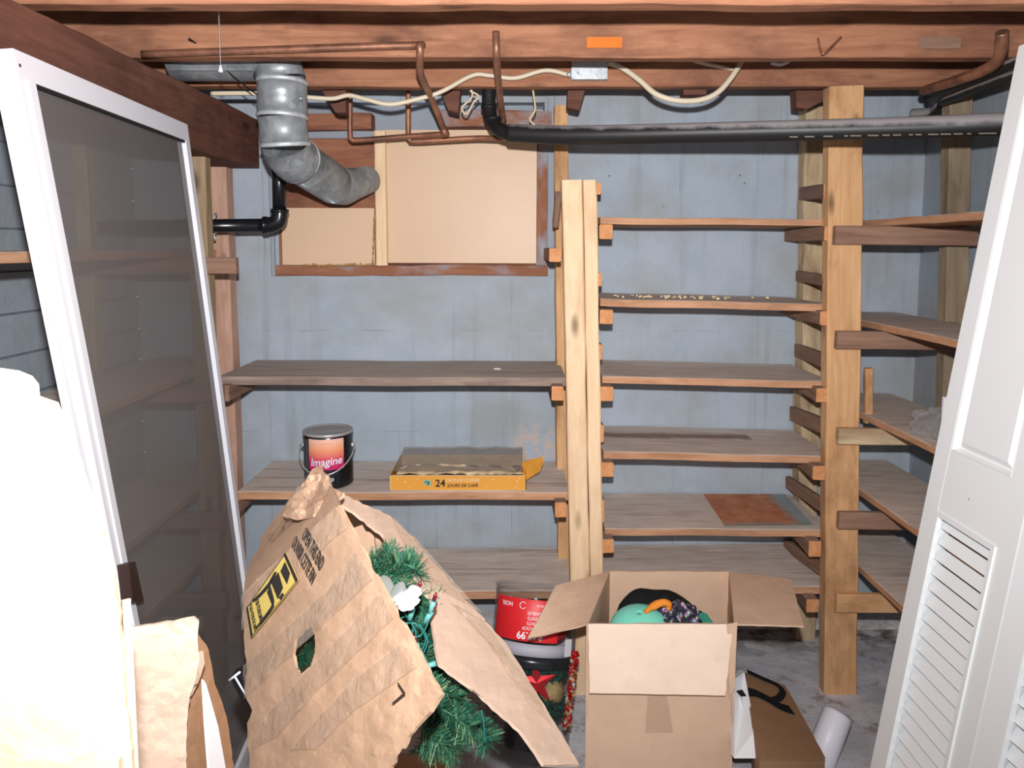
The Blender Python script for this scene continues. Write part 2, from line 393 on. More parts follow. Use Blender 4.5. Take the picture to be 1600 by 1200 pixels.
def coppermat():
    t = NT('tarnished_copper'); co = t.obj_co(); n = t.noise(co, 9, 6, .7); col = t.mix(t.ramp(n, .35, .65), s2l((110,78,66)), s2l((186,130,100)))
    col = t.mix(t.ramp(t.noise(co, 22, 5, .7), .62, .72, (0,0,0,1), (.6,)*3+(1,)), col, s2l((120,140,128))); return t.fin(col, .45, .5, .4)
M_copper = coppermat()
def dustpipe():
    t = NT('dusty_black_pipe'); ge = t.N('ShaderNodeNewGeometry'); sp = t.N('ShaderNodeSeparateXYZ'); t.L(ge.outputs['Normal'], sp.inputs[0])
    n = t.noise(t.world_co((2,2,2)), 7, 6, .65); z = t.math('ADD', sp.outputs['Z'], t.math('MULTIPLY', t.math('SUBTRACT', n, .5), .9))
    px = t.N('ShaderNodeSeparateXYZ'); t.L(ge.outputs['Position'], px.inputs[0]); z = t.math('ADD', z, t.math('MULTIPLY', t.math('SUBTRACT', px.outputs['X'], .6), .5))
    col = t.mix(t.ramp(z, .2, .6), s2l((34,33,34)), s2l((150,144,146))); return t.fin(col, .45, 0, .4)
M_dpipe = dustpipe()
M_black = plain('black_plastic', (22,23,27), .25, 0, .5)
M_blackm = plain('black_fabric', (26,28,32), .85, 0, .2, bump=.3)
M_rubber = plain('black_rubber', (24,24,26), .6, bump=.4, bscale=90)
M_white = plain('white_enamel', (224,226,234), .35, 0, .5)
M_door = plain('white_door_paint', (228,232,234), .5, 0, .35, var=.02, bscale=6)
M_cable = plain('cream_cable', (214,200,176), .5, var=.08)
M_whitep = plain('white_plastic', (226,226,236), .4)
M_foam = plain('white_foam', (232,234,238), .8)
M_steel = plain('shiny_steel', (200,198,198), .3, .45)
M_ink = plain('dark_ink', (44,40,38), .7)
M_yel = plain('yellow_print', (214,190,104), .6)
M_gold = plain('orange_gold_card', (222,156,62), .55, var=.06, bscale=10)
M_creamc = plain('cream_card', (222,200,164), .7)
M_tealp = plain('teal_print', (112,178,166), .6)
M_foamy = plain('yellow_foam', (176,140,84), .85, bump=.6, bscale=80, var=.3)
M_needle = plain('green_needles', (42,98,76), .5, 0, .4, var=.4, bscale=40)
M_needle2 = plain('pale_green_needles', (104,134,96), .5, var=.3, bscale=40)
M_wire = plain('teal_wire', (40,110,106), .4); M_sock = plain('teal_socket', (92,160,156), .4); M_bulb = plain('dark_red_bulb', (100,14,30), .15, 0, .8)
M_redlab = plain('red_label', (214,38,44), .45)
M_redball = plain('red_metallic', (190,20,28), .2, .5); M_goldb = plain('gold_glitter', (196,166,112), .45, .6, bump=1, bscale=260, var=.4)
M_greenb = plain('green_glitter', (28,92,84), .4, .4, bump=1, bscale=260, var=.5); M_dgreen = plain('green_tinsel', (26,96,62), .25, .5)
M_turq = plain('turquoise_cloth', (128,226,204), .6); M_orange = plain('orange_mesh_fabric', (232,140,44), .7, bump=.8, bscale=200)
M_dk = plain('dark_bronze', (58,42,38), .4); M_orangep = plain('orange_stamp', (206,112,40), .8, var=.3, bscale=40)
def patt():
    t = NT('patterned_cloth'); v = t.N('ShaderNodeTexVoronoi'); v.inputs['Scale'].default_value = 110; t.L(t.obj_co(), v.inputs['Vector'])
    hs = t.N('ShaderNodeHueSaturation'); hs.inputs['Saturation'].default_value = .9; t.L(v.outputs['Color'], hs.inputs['Color'])
    f = t.ramp(t.noise(t.obj_co(), 60, 3), .50, .60, (0,0,0,1), (.7,)*3+(1,)); return t.fin(t.mix(f, s2l((38,38,52)), hs.outputs[0]), .8)
M_patt = patt()
def labelgrad():
    t = NT('sunset_label'); tc = t.N('ShaderNodeTexCoord'); sep = t.N('ShaderNodeSeparateXYZ'); t.L(tc.outputs['Object'], sep.inputs[0])
    r = t.N('ShaderNodeValToRGB'); t.L(t.math('DIVIDE', sep.outputs['Z'], .104), r.inputs[0]); e = r.color_ramp.elements
    e[0].position = 0; e[0].color = s2l((196,36,104)); e[1].position = 1; e[1].color = s2l((244,196,178))
    for p, c in ((.25,(206,44,100)),(.42,(226,110,108)),(.6,(240,150,112)),(.82,(244,180,150))): q = e.new(p); q.color = s2l(c)
    return t.fin(r.outputs[0], .4)
M_label = labelgrad()

# ---------------------------------------------------------------- the room
LX, RX, WY, FZ, JB = -1.40, 1.52, 2.75, 0.0, CZ + .495      # side walls, back wall, joist undersides
def struct(name, bm, mat): return tag(obj(name, bm, mat), None, None, None, 'structure')
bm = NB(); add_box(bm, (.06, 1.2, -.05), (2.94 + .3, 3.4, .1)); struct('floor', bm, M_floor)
bm = NB(); add_box(bm, (.06, 1.2, JB + .225), (3.3, 3.4, .04)); struct('ceiling', bm, M_ceil)
# back wall with the old window opening
wz0, wz1 = P(640, 428, WY).z, P(640, 160, WY).z; wx0, wx1 = P(436, 380, WY).x, P(850, 380, WY).x
bm = NB(); H = JB + .2; t_ = .15; yc = WY + t_/2
for x0, x1, z0, z1 in ((LX, RX, 0, wz0), (LX, RX, wz1, H), (LX, wx0, wz0, wz1), (wx1, RX, wz0, wz1)):
    add_box(bm, ((x0+x1)/2, yc, (z0+z1)/2), (x1-x0, t_, z1-z0))
bmesh.ops.remove_doubles(bm, verts=bm.verts, dist=1e-5); struct('wall_back', bm, M_wall)
bm = NB(); add_box(bm, (RX + .05, 1.2, H/2), (.1, 3.4, H)); struct('wall_right', bm, M_side)
# left wall of lapped boards
bm = NB(); prof = []; z = 0
while z < H:
    z1 = min(z + .1185, H); prof += [(LX, z + .003), (LX + .003, z1 - .004), (LX - .008, z1 - .002)]; z = z1
vs0 = [Vector((x, -.5, z)) for x, z in prof]; vs1 = [Vector((x, WY, z)) for x, z in prof]; n = len(prof)
add_faces(bm, vs0 + vs1, [(i, i+1, n+i+1, n+i) for i in range(n-1)]); add_box(bm, (LX - .06, 1.125, H/2), (.1, 3.25, H))
struct('wall_left', bm, M_side)

# ---------------------------------------------------------------- joists and carrying beam
def joist(Y, label, px=None):
    return tag(board('ceiling_joist', (LX+.02, Y + .025, JB + .1), (RX-.02, Y + .025, JB + .1), .05, .2, (0,0,1), M_joist, jit=.002, n=50), label, 'joist')
joist(2.34, 'rough reddish timber joist carrying the metal junction box, nearest the back wall')
joist(1.985, 'rough reddish timber joist at the top edge with a copper pipe along it')
joist(1.56, 'reddish timber joist overhead, nearest the viewer')
bt, bb = CZ + .462, CZ + .285
tag(board('carrying_beam', (-1.015, .35, (bt+bb)/2), (-.995, 2.74, (bt+bb)/2), .14, bt-bb, (0,0,1), M_beam, jit=.003, n=40), 'thick dark brown timber beam running from the upper left to the back wall', 'beam')
bpy.data.objects['carrying_beam'].name = 'support_beam'
# loose blocks hanging under the joist by the wall
def block(pts, Y, d, name, label, mat=M_beam):
    bm = NB(); f = [P(x, y, Y) for x, y in pts]; b = [v + Vector((0, d, 0)) for v in f]; n = len(f)
    add_faces(bm, f + b, [tuple(range(n)), tuple(range(2*n-1, n-1, -1))] + [(i, n+i, n+(i+1)%n, (i+1)%n) for i in range(n)])
    return tag(obj(name, bm, mat), label, 'timber')
block([(888,130),(917,130),(905,172),(886,168)], 2.44, .05, 'timber_block', 'brown angled timber block under the joist just right of the middle rear post')
block([(1243,130),(1292,130),(1292,155),(1262,170),(1245,168)], 2.44, .05, 'timber_block', 'brown timber block under the joist left of the tall right post')
block([(686,132),(720,132),(716,176),(700,172)], 2.44, .05, 'timber_block', 'brown timber block hanging between the two copper pipes')
block([(498,132),(540,132),(540,176),(524,176)], 2.44, .05, 'timber_block', 'brown timber block under the joist right of the galvanised duct')
block([(1068,124),(1104,124),(1104,148),(1068,148)], 2.395, .05, 'timber_block', 'small dark timber block behind the hanging cream cable loop')

# ---------------------------------------------------------------- boarded window
win = tag(link(bpy.data.objects.new('window_1', None), Matrix.Translation(P(640, 428, WY))), None, None, None, 'structure')
def wbox(name, x0, y0, x1, y1, Yf, Yb, mat, parent, jit=.0015, label=None, vertical=None):
    a, b = P(x0, y0, Yf), P(x1, y1, Yf); w_, h_ = abs(b.x-a.x), abs(b.z-a.z); cx, cz, cy = (a.x+b.x)/2, (a.z+b.z)/2, (Yf+Yb)/2
    if vertical is None: vertical = h_ > w_
    if vertical: return board(name, (cx, cy, cz-h_/2), (cx, cy, cz+h_/2), w_, Yb-Yf, (0,1,0), mat, parent, jit, label=label)
    return board(name, (cx-w_/2, cy, cz), (cx+w_/2, cy, cz), Yb-Yf, h_, (0,0,1), mat, parent, jit, label=label)
M_chip = wood('chipped_painted_timber', (168,116,88), (130,84,64), stain=(158,166,176), stain_amt=.95, knots=False)
wbox('window_sill', 428, 414, 856, 431, WY-.012, WY+.1, M_chip, win, .003)
wbox('window_jamb', 431, 212, 441, 414, WY-.010, WY+.1, M_red, win)
wbox('window_jamb', 838, 200, 856, 414, WY-.010, WY+.1, M_chip, win, .003)
wbox('window_header', 470, 176, 580, 201, WY-.02, WY+.08, M_red, win, .004)
wbox('window_header', 688, 172, 862, 198, WY-.02, WY+.08, M_chip, win, .004)
wbox('window_board', 441, 216, 838, 270, WY+.005, WY+.03, M_red, win)
wbox('window_board', 441, 270, 838, 326, WY+.005, WY+.03, M_red, win)
wbox('window_board', 441, 326, 838, 414, WY+.005, WY+.03, M_red, win)
wbox('window_board', 441, 160, 838, 216, WY+.06, WY+.08, M_greyp, win, label='grey painted board')
wbox('window_trim', 419, 268, 430, 432, WY-.015, WY, M_greyp, win, label='grey painted strip')
wbox('window_trim', 856, 150, 866, 408, WY-.02, WY, M_greyp, win, label='grey painted strip')
def panel(label, x0, y0, x1, y1, Yf, tilt):
    a, b = P(x0, y0, Yf), P(x1, y1, Yf); bm = NB(); add_box(bm, (0,0,0), (b.x-a.x, .006, a.z-b.z))
    bmesh.ops.bevel(bm, geom=bm.edges, offset=.001, segments=1)
    M = Matrix.Translation(((a.x+b.x)/2, Yf+.003, (a.z+b.z)/2)) @ Matrix.Rotation(R(tilt), 4, 'Z') @ Matrix.Rotation(R(.2), 4, 'Y')
    return tag(obj('cover_panel', bm, M_panel, None, M), label, 'panel')
panel('small tan board covering the left part of the window, below the round duct', 439, 325, 586, 414, WY-.018, 0)
panel('large smooth tan board covering the right part of the window', 600, 203, 838, 411, WY-.022, -1.2)
bt_ = wbox('batten', 584, 204, 605, 415, WY-.045, WY-.022, M_new, None); tag(bt_, 'upright pale wooden batten between the two tan boards', 'batten')
# dried foam beads along the panel edges
rnd = random.Random(3); bm = NB()
for i in range(26): p = P(476 + i*4.6, 415 + rnd.uniform(-1.5,1.5) - i*.1, WY-.03); add_ball(bm, p, rnd.uniform(.003,.006), 8)
for i in range(24): p = P(585 - i*.12, 340 + i*3.2, WY-.046); add_ball(bm, p, rnd.uniform(.002,.004), 8)
tag(obj('foam_bead', bm, M_foamy), 'bead of yellow dried foam along the bottom of the small tan board', 'sealant')
wbox('pale_strip', 0,0,1,1, 3,3.1, M_new, None) if False else None

# ---------------------------------------------------------------- shelving frames
YF = 2.36
mid = thing('upright_frame', 'pale wooden upright frame between the two rear bays, its doubled front post stopping short', 'shelf frame', P(915, 1050, YF))
def post(name, tops, bots, Y, depth, mat, parent, jit=.002, label=None, z0=None, z1=None):
    """tops/bots: (left px, right px, y px) measured on the front face at depth Y"""
    tl, tr = P(tops[0], tops[2], Y), P(tops[1], tops[2], Y); bl, br = P(bots[0], bots[2], Y), P(bots[1], bots[2], Y)
    c1, c0 = (tl+tr)/2, (bl+br)/2; w_ = ((tr.x-tl.x) + (br.x-bl.x))/2
    d = (c1-c0)/(c1.z-c0.z)
    if z0 is not None: c0 = c0 + d*(z0-c0.z)
    if z1 is not None: c1 = c1 + d*(z1-c1.z)
    off = Vector((0, depth/2, 0)); return board(name, c0+off, c1+off, w_, depth, (0,1,0), mat, parent, jit, .004, label=label)
post('front_post', (877, 911, 281), (892, 920, 890), YF-.03, .05, M_new, mid, z0=.0)
post('front_post', (912, 931, 281), (921, 944, 890), YF-.028, .05, M_new, mid, z0=.0)
post('rear_post', (866, 888, 142), (872, 892, 890), 2.64, .07, M_old, mid, z0=0, z1=JB)
def cleat(parent, xf, yf0, yf1, xb, yb0, yb1, thick=.022, side=1, Yf=YF, Yb=2.72, mat=M_cleat, ends=M_grain, name='cleat'):
    a0, a1, b0, b1 = P(xf, yf0, Yf), P(xf, yf1, Yf), P(xb, yb0, Yb), P(xb, yb1, Yb)
    h = (a0.z-a1.z + b0.z-b1.z)/2; off = Vector((side*thick/2, 0, 0))
    return board(name, (a0+a1)/2+off, (b0+b1)/2+off, thick, h, (0,0,1), mat, parent, .0012, ends=ends)
def lev(y, Y0, Y1):   # same height further back
    return 385 + (y-385)*Y0/Y1
# supports on the middle frame
for y0, y1 in ((351,374),(483,505),(602,624),(719,741),(838,859)):
    z0, z1 = P(940, y0, YF).z, P(940, y1, YF).z; x0 = P(934 + (y0-350)*.017, 400, YF).x
    board('cleat', (x0+.022, 2.335, (z0+z1)/2), (x0+.022, 2.73, (z0+z1)/2), .042, z0-z1, (0,0,1), M_cleat, mid, ends=M_grain)
for y0, y1 in ((286,306),(425,448),(536,562),(660,690),(775,815)):
    z0, z1 = P(940, y0, YF).z, P(940, y1, YF).z; x0 = P(930 + (y0-290)*.022, 400, YF).x
    board('cleat', (x0+.007, 2.34, (z0+z1)/2), (x0+.007, 2.72, (z0+z1)/2), .014, (z0-z1)*.9, (0,0,1), M_cleat, mid, ends=M_grain)
for x, y0, y1 in ((858,388,409),(862,601,623),(868,781,804),(876,938,958)):
    z0, z1 = P(900, y0, YF).z, P(900, y1, YF).z; x0 = P(x, 400, YF).x
    board('cleat', (x0+.019, 2.335, (z0+z1)/2), (x0+.019, 2.73, (z0+z1)/2), .038, z0-z1, (0,0,1), M_cleat, mid, ends=M_grain)
board('brace', P(872, 304, 2.42), P(868, 350, 2.5), .035, .02, (1,0,0), M_cleat, mid)

rt = thing('upright_frame', 'tall amber wooden upright frame at right with its post reaching the joist', 'shelf frame', P(1313, 1095, 2.33))
post('front_post', (1298, 1349, 142), (1287, 1341, 1090), 2.33, .05, M_old, rt, z0=0, z1=JB)
post('rear_post', (1258, 1292, 180), (1250, 1276, 800), 2.67, .07, M_rough, rt, jit=.006, z0=0, z1=JB)
M_grw = wood('grey_weathered_lumber', (168,150,126), (128,112,92), stain=(96,82,66), stain_amt=.6)
post('wall_post', (1484, 1524, 140), (1470, 1500, 900), 2.38, .05, M_grw, rt, z0=0, z1=JB)
for c in ((1297,287,310,1257,292,314),(1297,430,447,1252,422,440),(1300,553,579,1250,538,556),(1300,657,682,1242,635,656),(1299,784,806,1236,744,762),(1297,882,904,1232,843,860)):
    cleat(rt, *c, thick=.02, side=-1)
for y0, y1 in ((354,376),(485,507),(604,626),(724,746),(841,865),(931,951)):
    z0, z1 = P(1290, y0, YF).z, P(1290, y1, YF).z; x1 = P(1301, 400, YF).x - (y0-350)*.00002
    board('cleat', (x1-.02, 2.335, (z0+z1)/2), (x1+.0, 2.73, (z0+z1)/2), .04, z0-z1, (0,0,1), M_cleat, rt, ends=M_grain)
for x0, x1, y0, y1, m in ((1303,1525,353,382,M_cleat),(1306,1492,517,545,M_cleat),(1308,1492,668,694,M_rough),(1309,1490,798,826,M_cleat),(1305,1485,926,956,M_old)):
    a, b = P(x0, (y0+y1)/2, 2.315), P(x1, (y0+y1)/2+2, 2.315); board('crosspiece', a, b, .022, (y1-y0)/FPX*2.315, (0,0,1), m, rt)
board('brace', P(1357, 575, 2.40), P(1357, 660, 2.40), .025, .022, (0,1,0), M_old, rt)

lt = thing('upright_frame', 'wooden upright frame at left partly seen through the insect screen', 'shelf frame', P(315, 1060, 2.38))
M_olive = wood('weathered_lumber', (176,154,124), (136,114,88), stain=(104,88,66), stain_amt=.6)
post('front_post', (290, 319, 252), (312, 342, 850), 2.36, .05, M_olive, lt, z0=0, z1=bb-.002)
post('rear_post', (328, 352, 270), (344, 371, 740), 2.66, .07, wood('pinkish_lumber', (214,176,158), (182,142,122), stain=(150,108,84)), lt, z0=0, z1=bb-.002)
post('wall_post', (104, 132, 200), (125, 152, 600), 2.38, .05, M_rough, lt, z0=0, z1=bb+.1)
for x0, x1, y0, y1 in ((108,371,403,429),(125,350,603,630),(150,352,800,828),(160,356,925,952)):
    a, b = P(x0, (y0+y1)/2, 2.335), P(x1, (y0+y1)/2-1, 2.335); board('crosspiece', a, b, .022, (y1-y0)/FPX*2.33, (0,0,1), M_cleat, lt)
for y0, y1 in ((601,626),(784,806),(938,958)):
    z0, z1 = P(350, y0, YF).z, P(350, y1, YF).z; x0 = P(338 + (y0-600)*.03, 400, YF).x
    board('cleat', (x0+.016, 2.345, (z0+z1)/2), (x0+.016, 2.73, (z0+z1)/2), .03, z0-z1, (0,0,1), M_cleat, lt)

# ---------------------------------------------------------------- shelf boards
def shelf(xl, yl, xr, yr, th, label, mat=M_shelf, group=None, Yf=2.38, Yb=2.742, zoff=0):
    a, b = P(xl, yl, Yf), P(xr, yr, Yf); D = Yb-Yf; bm = NB(); n = 14; s = random.random()*50; rows = []
    for i in range(n+1):
        t = i/n; p = a.lerp(b, t); w_ = noise.noise(Vector((t*3+s, 0, 0)))*.003; ring = []
        for dy, dz in ((0,0),(0,-th),(D,-th),(D,0),(.004,.0015)):
            j = noise.noise_vector(Vector((t*14+s, dy*9, dz*40)))*.0016
            ring.append(bm.verts.new(Vector((p.x, Yf+dy, p.z+dz+w_)) + Vector((0, j.y if dy < .1 else 0, j.z*.6))))
        ring = [ring[0], ring[1], ring[2], ring[3], ring[4]]; rows.append(ring)
    for i in range(n):
        for k in range(5):
            bm.faces.new((rows[i][k], rows[i][(k+1)%5], rows[i+1][(k+1)%5], rows[i+1][k]))
    bm.faces.new(rows[0][::-1]); bm.faces.new(rows[-1])
    return tag(obj('shelf_board', bm, mat), label, 'shelf', group)
shelf(938, 340, 1296, 343, .020, 'top shelf board of the six-shelf bay, edge seen from just below')
shelf(938, 467, 1297, 476, .023, 'second shelf board from the top of the six-shelf bay, with pale crumbs along it')
shelf(941, 588, 1300, 597, .022, 'third shelf board from the top of the six-shelf bay, plain and dusty')
shelf(943, 706, 1302, 714, .023, 'fourth shelf board from the top of the six-shelf bay, dark streak along its back', M_streak)
shelf(945, 826, 1298, 829, .022, 'fifth shelf board from the top of the six-shelf bay, carrying the rusty plate')
shelf(946, 920, 1297, 917, .024, 'lowest shelf board of the six-shelf bay, behind the open carton')
shelf(341, 589, 884, 591, .026, 'dark empty shelf board under the boarded window', M_shelfd)
shelf(371, 769, 889, 770, .025, 'wide shelf board carrying the paint can and the orange coffee box')
shelf(376, 924, 893, 924, .026, 'lowest shelf board of the wide left bay, behind the torn tree carton')
def sideshelf(X0, X1, Y0, Y1, z, th, label, mat=M_shelf):
    o = board('shelf_board', ((X0+X1)/2, Y0, z-th/2), ((X0+X1)/2, Y1, z-th/2), abs(X1-X0), th, (0,0,1), mat, jit=.0015, ch=.002, n=24)
    return tag(o, label, 'shelf')
for z, w_ in ((.087, 'top dusty shelf board on the right wall, seen from below'), (-.243, 'second shelf board down on the right wall, above the plastic bag'), (-.550, 'shelf board on the right wall holding the crumpled plastic bag'), (-.809, 'shelf board on the right wall just below the one with the plastic bag'), (-1.067, 'lowest shelf board on the right wall, near the floor')):
    sideshelf(1.165, 1.425, 1.25, 2.74, CZ+z+ (.0), .022, w_)
for z, w_ in ((-.011, 'highest shelf board on the left wall, at the left edge of the picture'), (-.412, 'middle shelf board on the left wall, behind the grey screen'), (-.818, 'lower shelf board on the left wall, behind the grey screen'), (-1.070, 'lowest shelf board on the left wall, behind the grey screen')):
    sideshelf(-1.335, -1.065, .95, 2.74, CZ+z, .025, w_, M_shelf if z < 0 else M_old)
# loose crumbs on the second shelf
zs = P(1000, 467, 2.38).z; bm = NB()
for i in range(60):
    x = rnd.gauss(.56, .13); x = min(max(x, .35), .9); add_box(bm, (x, 2.40+rnd.random()*.12, zs + (x-.28)*-.018 + .006), (rnd.uniform(.003,.010), rnd.uniform(.003,.008), rnd.uniform(.003,.006)), Matrix.Rotation(rnd.random()*3, 3, 'Z'))
tag(obj('crumbs', bm, M_creamc), 'scattered pale crumbs on the second shelf of the six-shelf bay', 'crumbs', None, 'stuff')
bm = NB(); add_lathe(bm, [(.0001,.004),(.007,.005),(.011,.002),(.012,0)], 14); 
tag(obj('white_chip', bm, M_whitep, None, Matrix.Translation(P(777, 577, 2.55)) @ Matrix.Scale(1.3, 4, (1,0,0))), 'small white chip lying on the empty dark shelf', 'chip')

# ---------------------------------------------------------------- ductwork and pipes
def pipe(name, pts, r, mat, label, cat, n=6, seg=16, parent=None, sm=True):
    bm = NB(); add_tube(bm, smooth_path(pts, n) if sm else pts, r, seg); o = obj(name, bm, mat, parent)
    return tag(o, label, cat) if parent is None else o
duct = thing('galvanised_duct', 'shiny galvanised round duct bending down from the joists to the window', 'duct', P(440, 250, 2.18))
dz = .545; yd = 2.19
c0 = Vector((-.98, yd, CZ+dz)); c1 = Vector((P(405,120,yd).x, yd, CZ+dz)); 
def ductseg(pts, rr, name='duct_section'):
    bm = NB(); add_tube(bm, pts, rr, 36, cap=False); bmesh.ops.solidify(bm, geom=list(bm.faces), thickness=.0012); return obj(name, bm, M_galv, duct)
r_ = .069
ductseg([c0, c0.lerp(c1, .5), c1], .066)
e1 = P(441, 128, yd); e2 = P(441, 182, yd); e3 = P(446, 226, 2.2); e4 = P(462, 245, 2.25)
ductseg([c1, Vector((c1.x+.035, yd, CZ+dz-.004)), P(428, 104, yd), P(437, 114, yd), e1], [.066, .067, .068, .069, .069], 'duct_elbow')
ductseg([e1, e1.lerp(e2, .5), e2], .0705)
ductseg([e2, e2.lerp(e3, .5), e3], .069)
ductseg([e3, P(450, 237, 2.215), P(458, 247, 2.24), P(466, 253, 2.27)], .0705, 'duct_elbow')
d1, d2 = P(464, 250, 2.27), P(522, 288, 2.52)
ductseg([d1, d1.lerp(d2,.5), d2], .067)
ductseg([d2, P(538, 291, 2.56), P(550, 288, 2.59), P(576, 281, 2.69)], [.067,.064,.056,.048], 'duct_elbow')
for c, a, b in ((e1, e1, e2), (e2, e1, e2), (e3, e2, e3), (P(464, 250, 2.265), e4, d1 + (d2-d1)*.2)):
    d = (b-a).normalized(); bm = NB(); add_tube(bm, [c-d*.006, c-d*.003, c+d*.003, c+d*.006], [.0705,.0735,.0735,.0705], 36, cap=False); obj('duct_seam', bm, M_galv, duct)
for p in ((470,154,yd-.07),(478,246,2.2),(517,305,2.46)): bm = NB(); add_ball(bm, P(*p), .004, 8); obj('screw', bm, M_steel, duct)
# black drain elbow at left
dp = thing('drain_pipe', 'glossy black plastic drain pipe with an elbow, left of the small tan board', 'pipe', P(435, 352, 2.5))
bm = NB(); add_tube(bm, [P(150, 356, 2.5), P(300, 353, 2.5), P(414, 352, 2.5)], .0225, 20); obj('pipe_run', bm, M_black, dp)
bm = NB(); add_tube(bm, smooth_path([P(412,352,2.5), P(424,351,2.5), P(434,346,2.5), P(437,336,2.5), P(437,328,2.5)], 5), .027, 20); obj('elbow', bm, M_black, dp)
bm = NB(); add_tube(bm, [P(437,332,2.5), P(436,280,2.5), P(434,225,2.5)], .0225, 20); obj('pipe_riser', bm, M_black, dp)
bm = NB(); add_tube(bm, [P(412,352,2.5), P(418,352,2.5)], .030, 20); add_tube(bm, [P(437,333,2.5), P(437,327,2.5)], .030, 20); obj('socket_rim', bm, M_black, dp)
bm = NB(); cc = P(334, 354, 2.5)
pts = [cc + Vector((0, math.cos(a)*.026, math.sin(a)*.026)) for a in [k*math.pi/8 for k in range(17)]]
add_tube(bm, pts, .003, 8); add_tube(bm, [cc+Vector((0,0,.026)), P(338,334,2.52)], .004, 8); add_tube(bm, [cc-Vector((0,0,.026)), P(336,376,2.5)], .004, 8); obj('strap', bm, M_steel, dp)
# long black pipe across
lp = thing('waste_pipe', 'long dusty black waste pipe running across below the joists to the right', 'pipe', P(1200, 205, 2.1))
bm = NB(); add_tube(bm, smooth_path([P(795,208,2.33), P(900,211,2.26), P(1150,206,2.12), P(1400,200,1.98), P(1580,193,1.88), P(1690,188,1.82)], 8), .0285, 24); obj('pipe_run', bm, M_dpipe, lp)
bm = NB(); add_tube(bm, smooth_path([P(764,128,2.43), P(764,170,2.42), P(770,190,2.40), P(782,204,2.36), P(800,209,2.33)], 6), [.022]*24+[.024], 20); obj('flexible_bend', bm, M_rubber, lp)
for q in ((764,168,2.42),(770,186,2.40),(778,198,2.38)):
    bm = NB(); c = P(*q); add_tube(bm, [c+Vector((0,0,.006)), c-Vector((0,0,.006))], .026, 20); obj('clamp', bm, M_rubber, lp)
# print line on the long pipe
rq = random.Random(5); xx_ = 1240; M_fp = plain('faded_print', (120,112,100), .7)
while xx_ < 1565:
    yy_ = 213 - (xx_-1185)/380*7; Yp = 2.12 - (xx_-1150)/430*.24; wd = rq.uniform(5, 16)
    bm = NB(); add_box(bm, P(xx_, yy_+2, Yp-.0265), (wd*.0019, .0012, .0036)); obj('faint_print', bm, M_fp, lp)
    xx_ += wd + rq.uniform(4, 16)
# copper
pipe('copper_pipe', [P(222,85,1.965), P(450,77,1.965), P(640,71,1.965), P(655,72,1.95), P(656,90,1.965), P(657,115,2.05), P(668,140,2.25), P(683,175,2.42), P(696,208,2.52)], .010, M_copper, 'copper pipe along the top joist that drops at a slant beside the large tan board', 'pipe', 6)
pipe('copper_pipe', [P(775,50,1.95), P(776,90,1.96), P(779,130,2.15), P(784,170,2.33), P(789,212,2.52), P(780,216,2.55), P(740,216,2.58), P(652,221,2.6), P(640,218,2.6), P(638,208,2.6), P(638,128,2.6)], .0095, M_copper, 'copper pipe looping down in front of the large tan board and back up', 'pipe', 6)
pipe('copper_pipe', [P(547,128,2.6), P(547,206,2.6), P(550,218,2.6), P(562,219,2.6), P(640,213,2.59), P(700,209,2.56)], .0095, M_copper, 'U-shaped copper pipe hanging left of the pale batten', 'pipe', 6)
for i, (p, q, l_) in enumerate((((697,212,2.515),(692,200,2.5),'greenish copper elbow fitting at the foot of the slanting pipe'),((789,215,2.52),(787,200,2.49),'greenish copper elbow fitting beside the end of the black flexible bend'))):
    bm = NB(); add_tube(bm, [P(*p), P(*q)], .014, 14); tag(obj('pipe_fitting', bm, M_copper), l_, 'fitting')
pipe('copper_pipe', [P(1566,50,1.75), P(1564,80,1.78), P(1548,104,1.86), P(1500,124,2.02), P(1442,142,2.3)], .014, M_copper, 'brown copper pipe bending down at the top right corner', 'pipe')
pipe('black_pipe', [P(1640,75,1.78), P(1560,108,1.95), P(1450,151,2.3)], .013, M_dpipe, 'thin upper dark pipe sloping toward the right post, top right', 'pipe')
pipe('black_pipe', [P(1640,98,1.80), P(1570,122,1.97), P(1470,160,2.34)], .012, M_dpipe, 'thin lower dark pipe sloping beside its twin, top right', 'pipe')
pipe('grey_pipe_stub', [P(1492,148,2.46), P(1476,166,2.5), P(1462,180,2.56), P(1425,184,2.62)], .030, M_dpipe, 'short thick dark pipe stub above the long waste pipe near the right corner', 'pipe')
# cables and junction box
jb = thing('junction_box', 'square galvanised electrical junction box screwed to the joist', 'junction box', P(921, 125, 2.31))
a, b = P(893, 93, 2.30), P(949, 124, 2.30)
bm = NB(); add_box(bm, ((a.x+b.x)/2, 2.32, (a.z+b.z)/2), (b.x-a.x-.004, .036, a.z-b.z-.004)); bmesh.ops.bevel(bm, geom=bm.edges, offset=.004, segments=2); obj('box_body', bm, M_galv, jb)
bm = NB(); add_box(bm, ((a.x+b.x)/2, 2.30, (a.z+b.z)/2), (b.x-a.x, .003, a.z-b.z)); bmesh.ops.bevel(bm, geom=[e for e in bm.edges if abs((e.verts[0].co-e.verts[1].co).y) > .001], offset=.007, segments=3); obj('cover_plate', bm, M_galv, jb)
for q in ((903,114,2.298),(940,103,2.298)): bm = NB(); add_ball(bm, P(*q), .0035, 8); obj('screw', bm, M_steel, jb)
bm = NB(); add_tube(bm, [P(885,116,2.315), P(894,117,2.315)], .009, 12); obj('connector', bm, M_steel, jb)
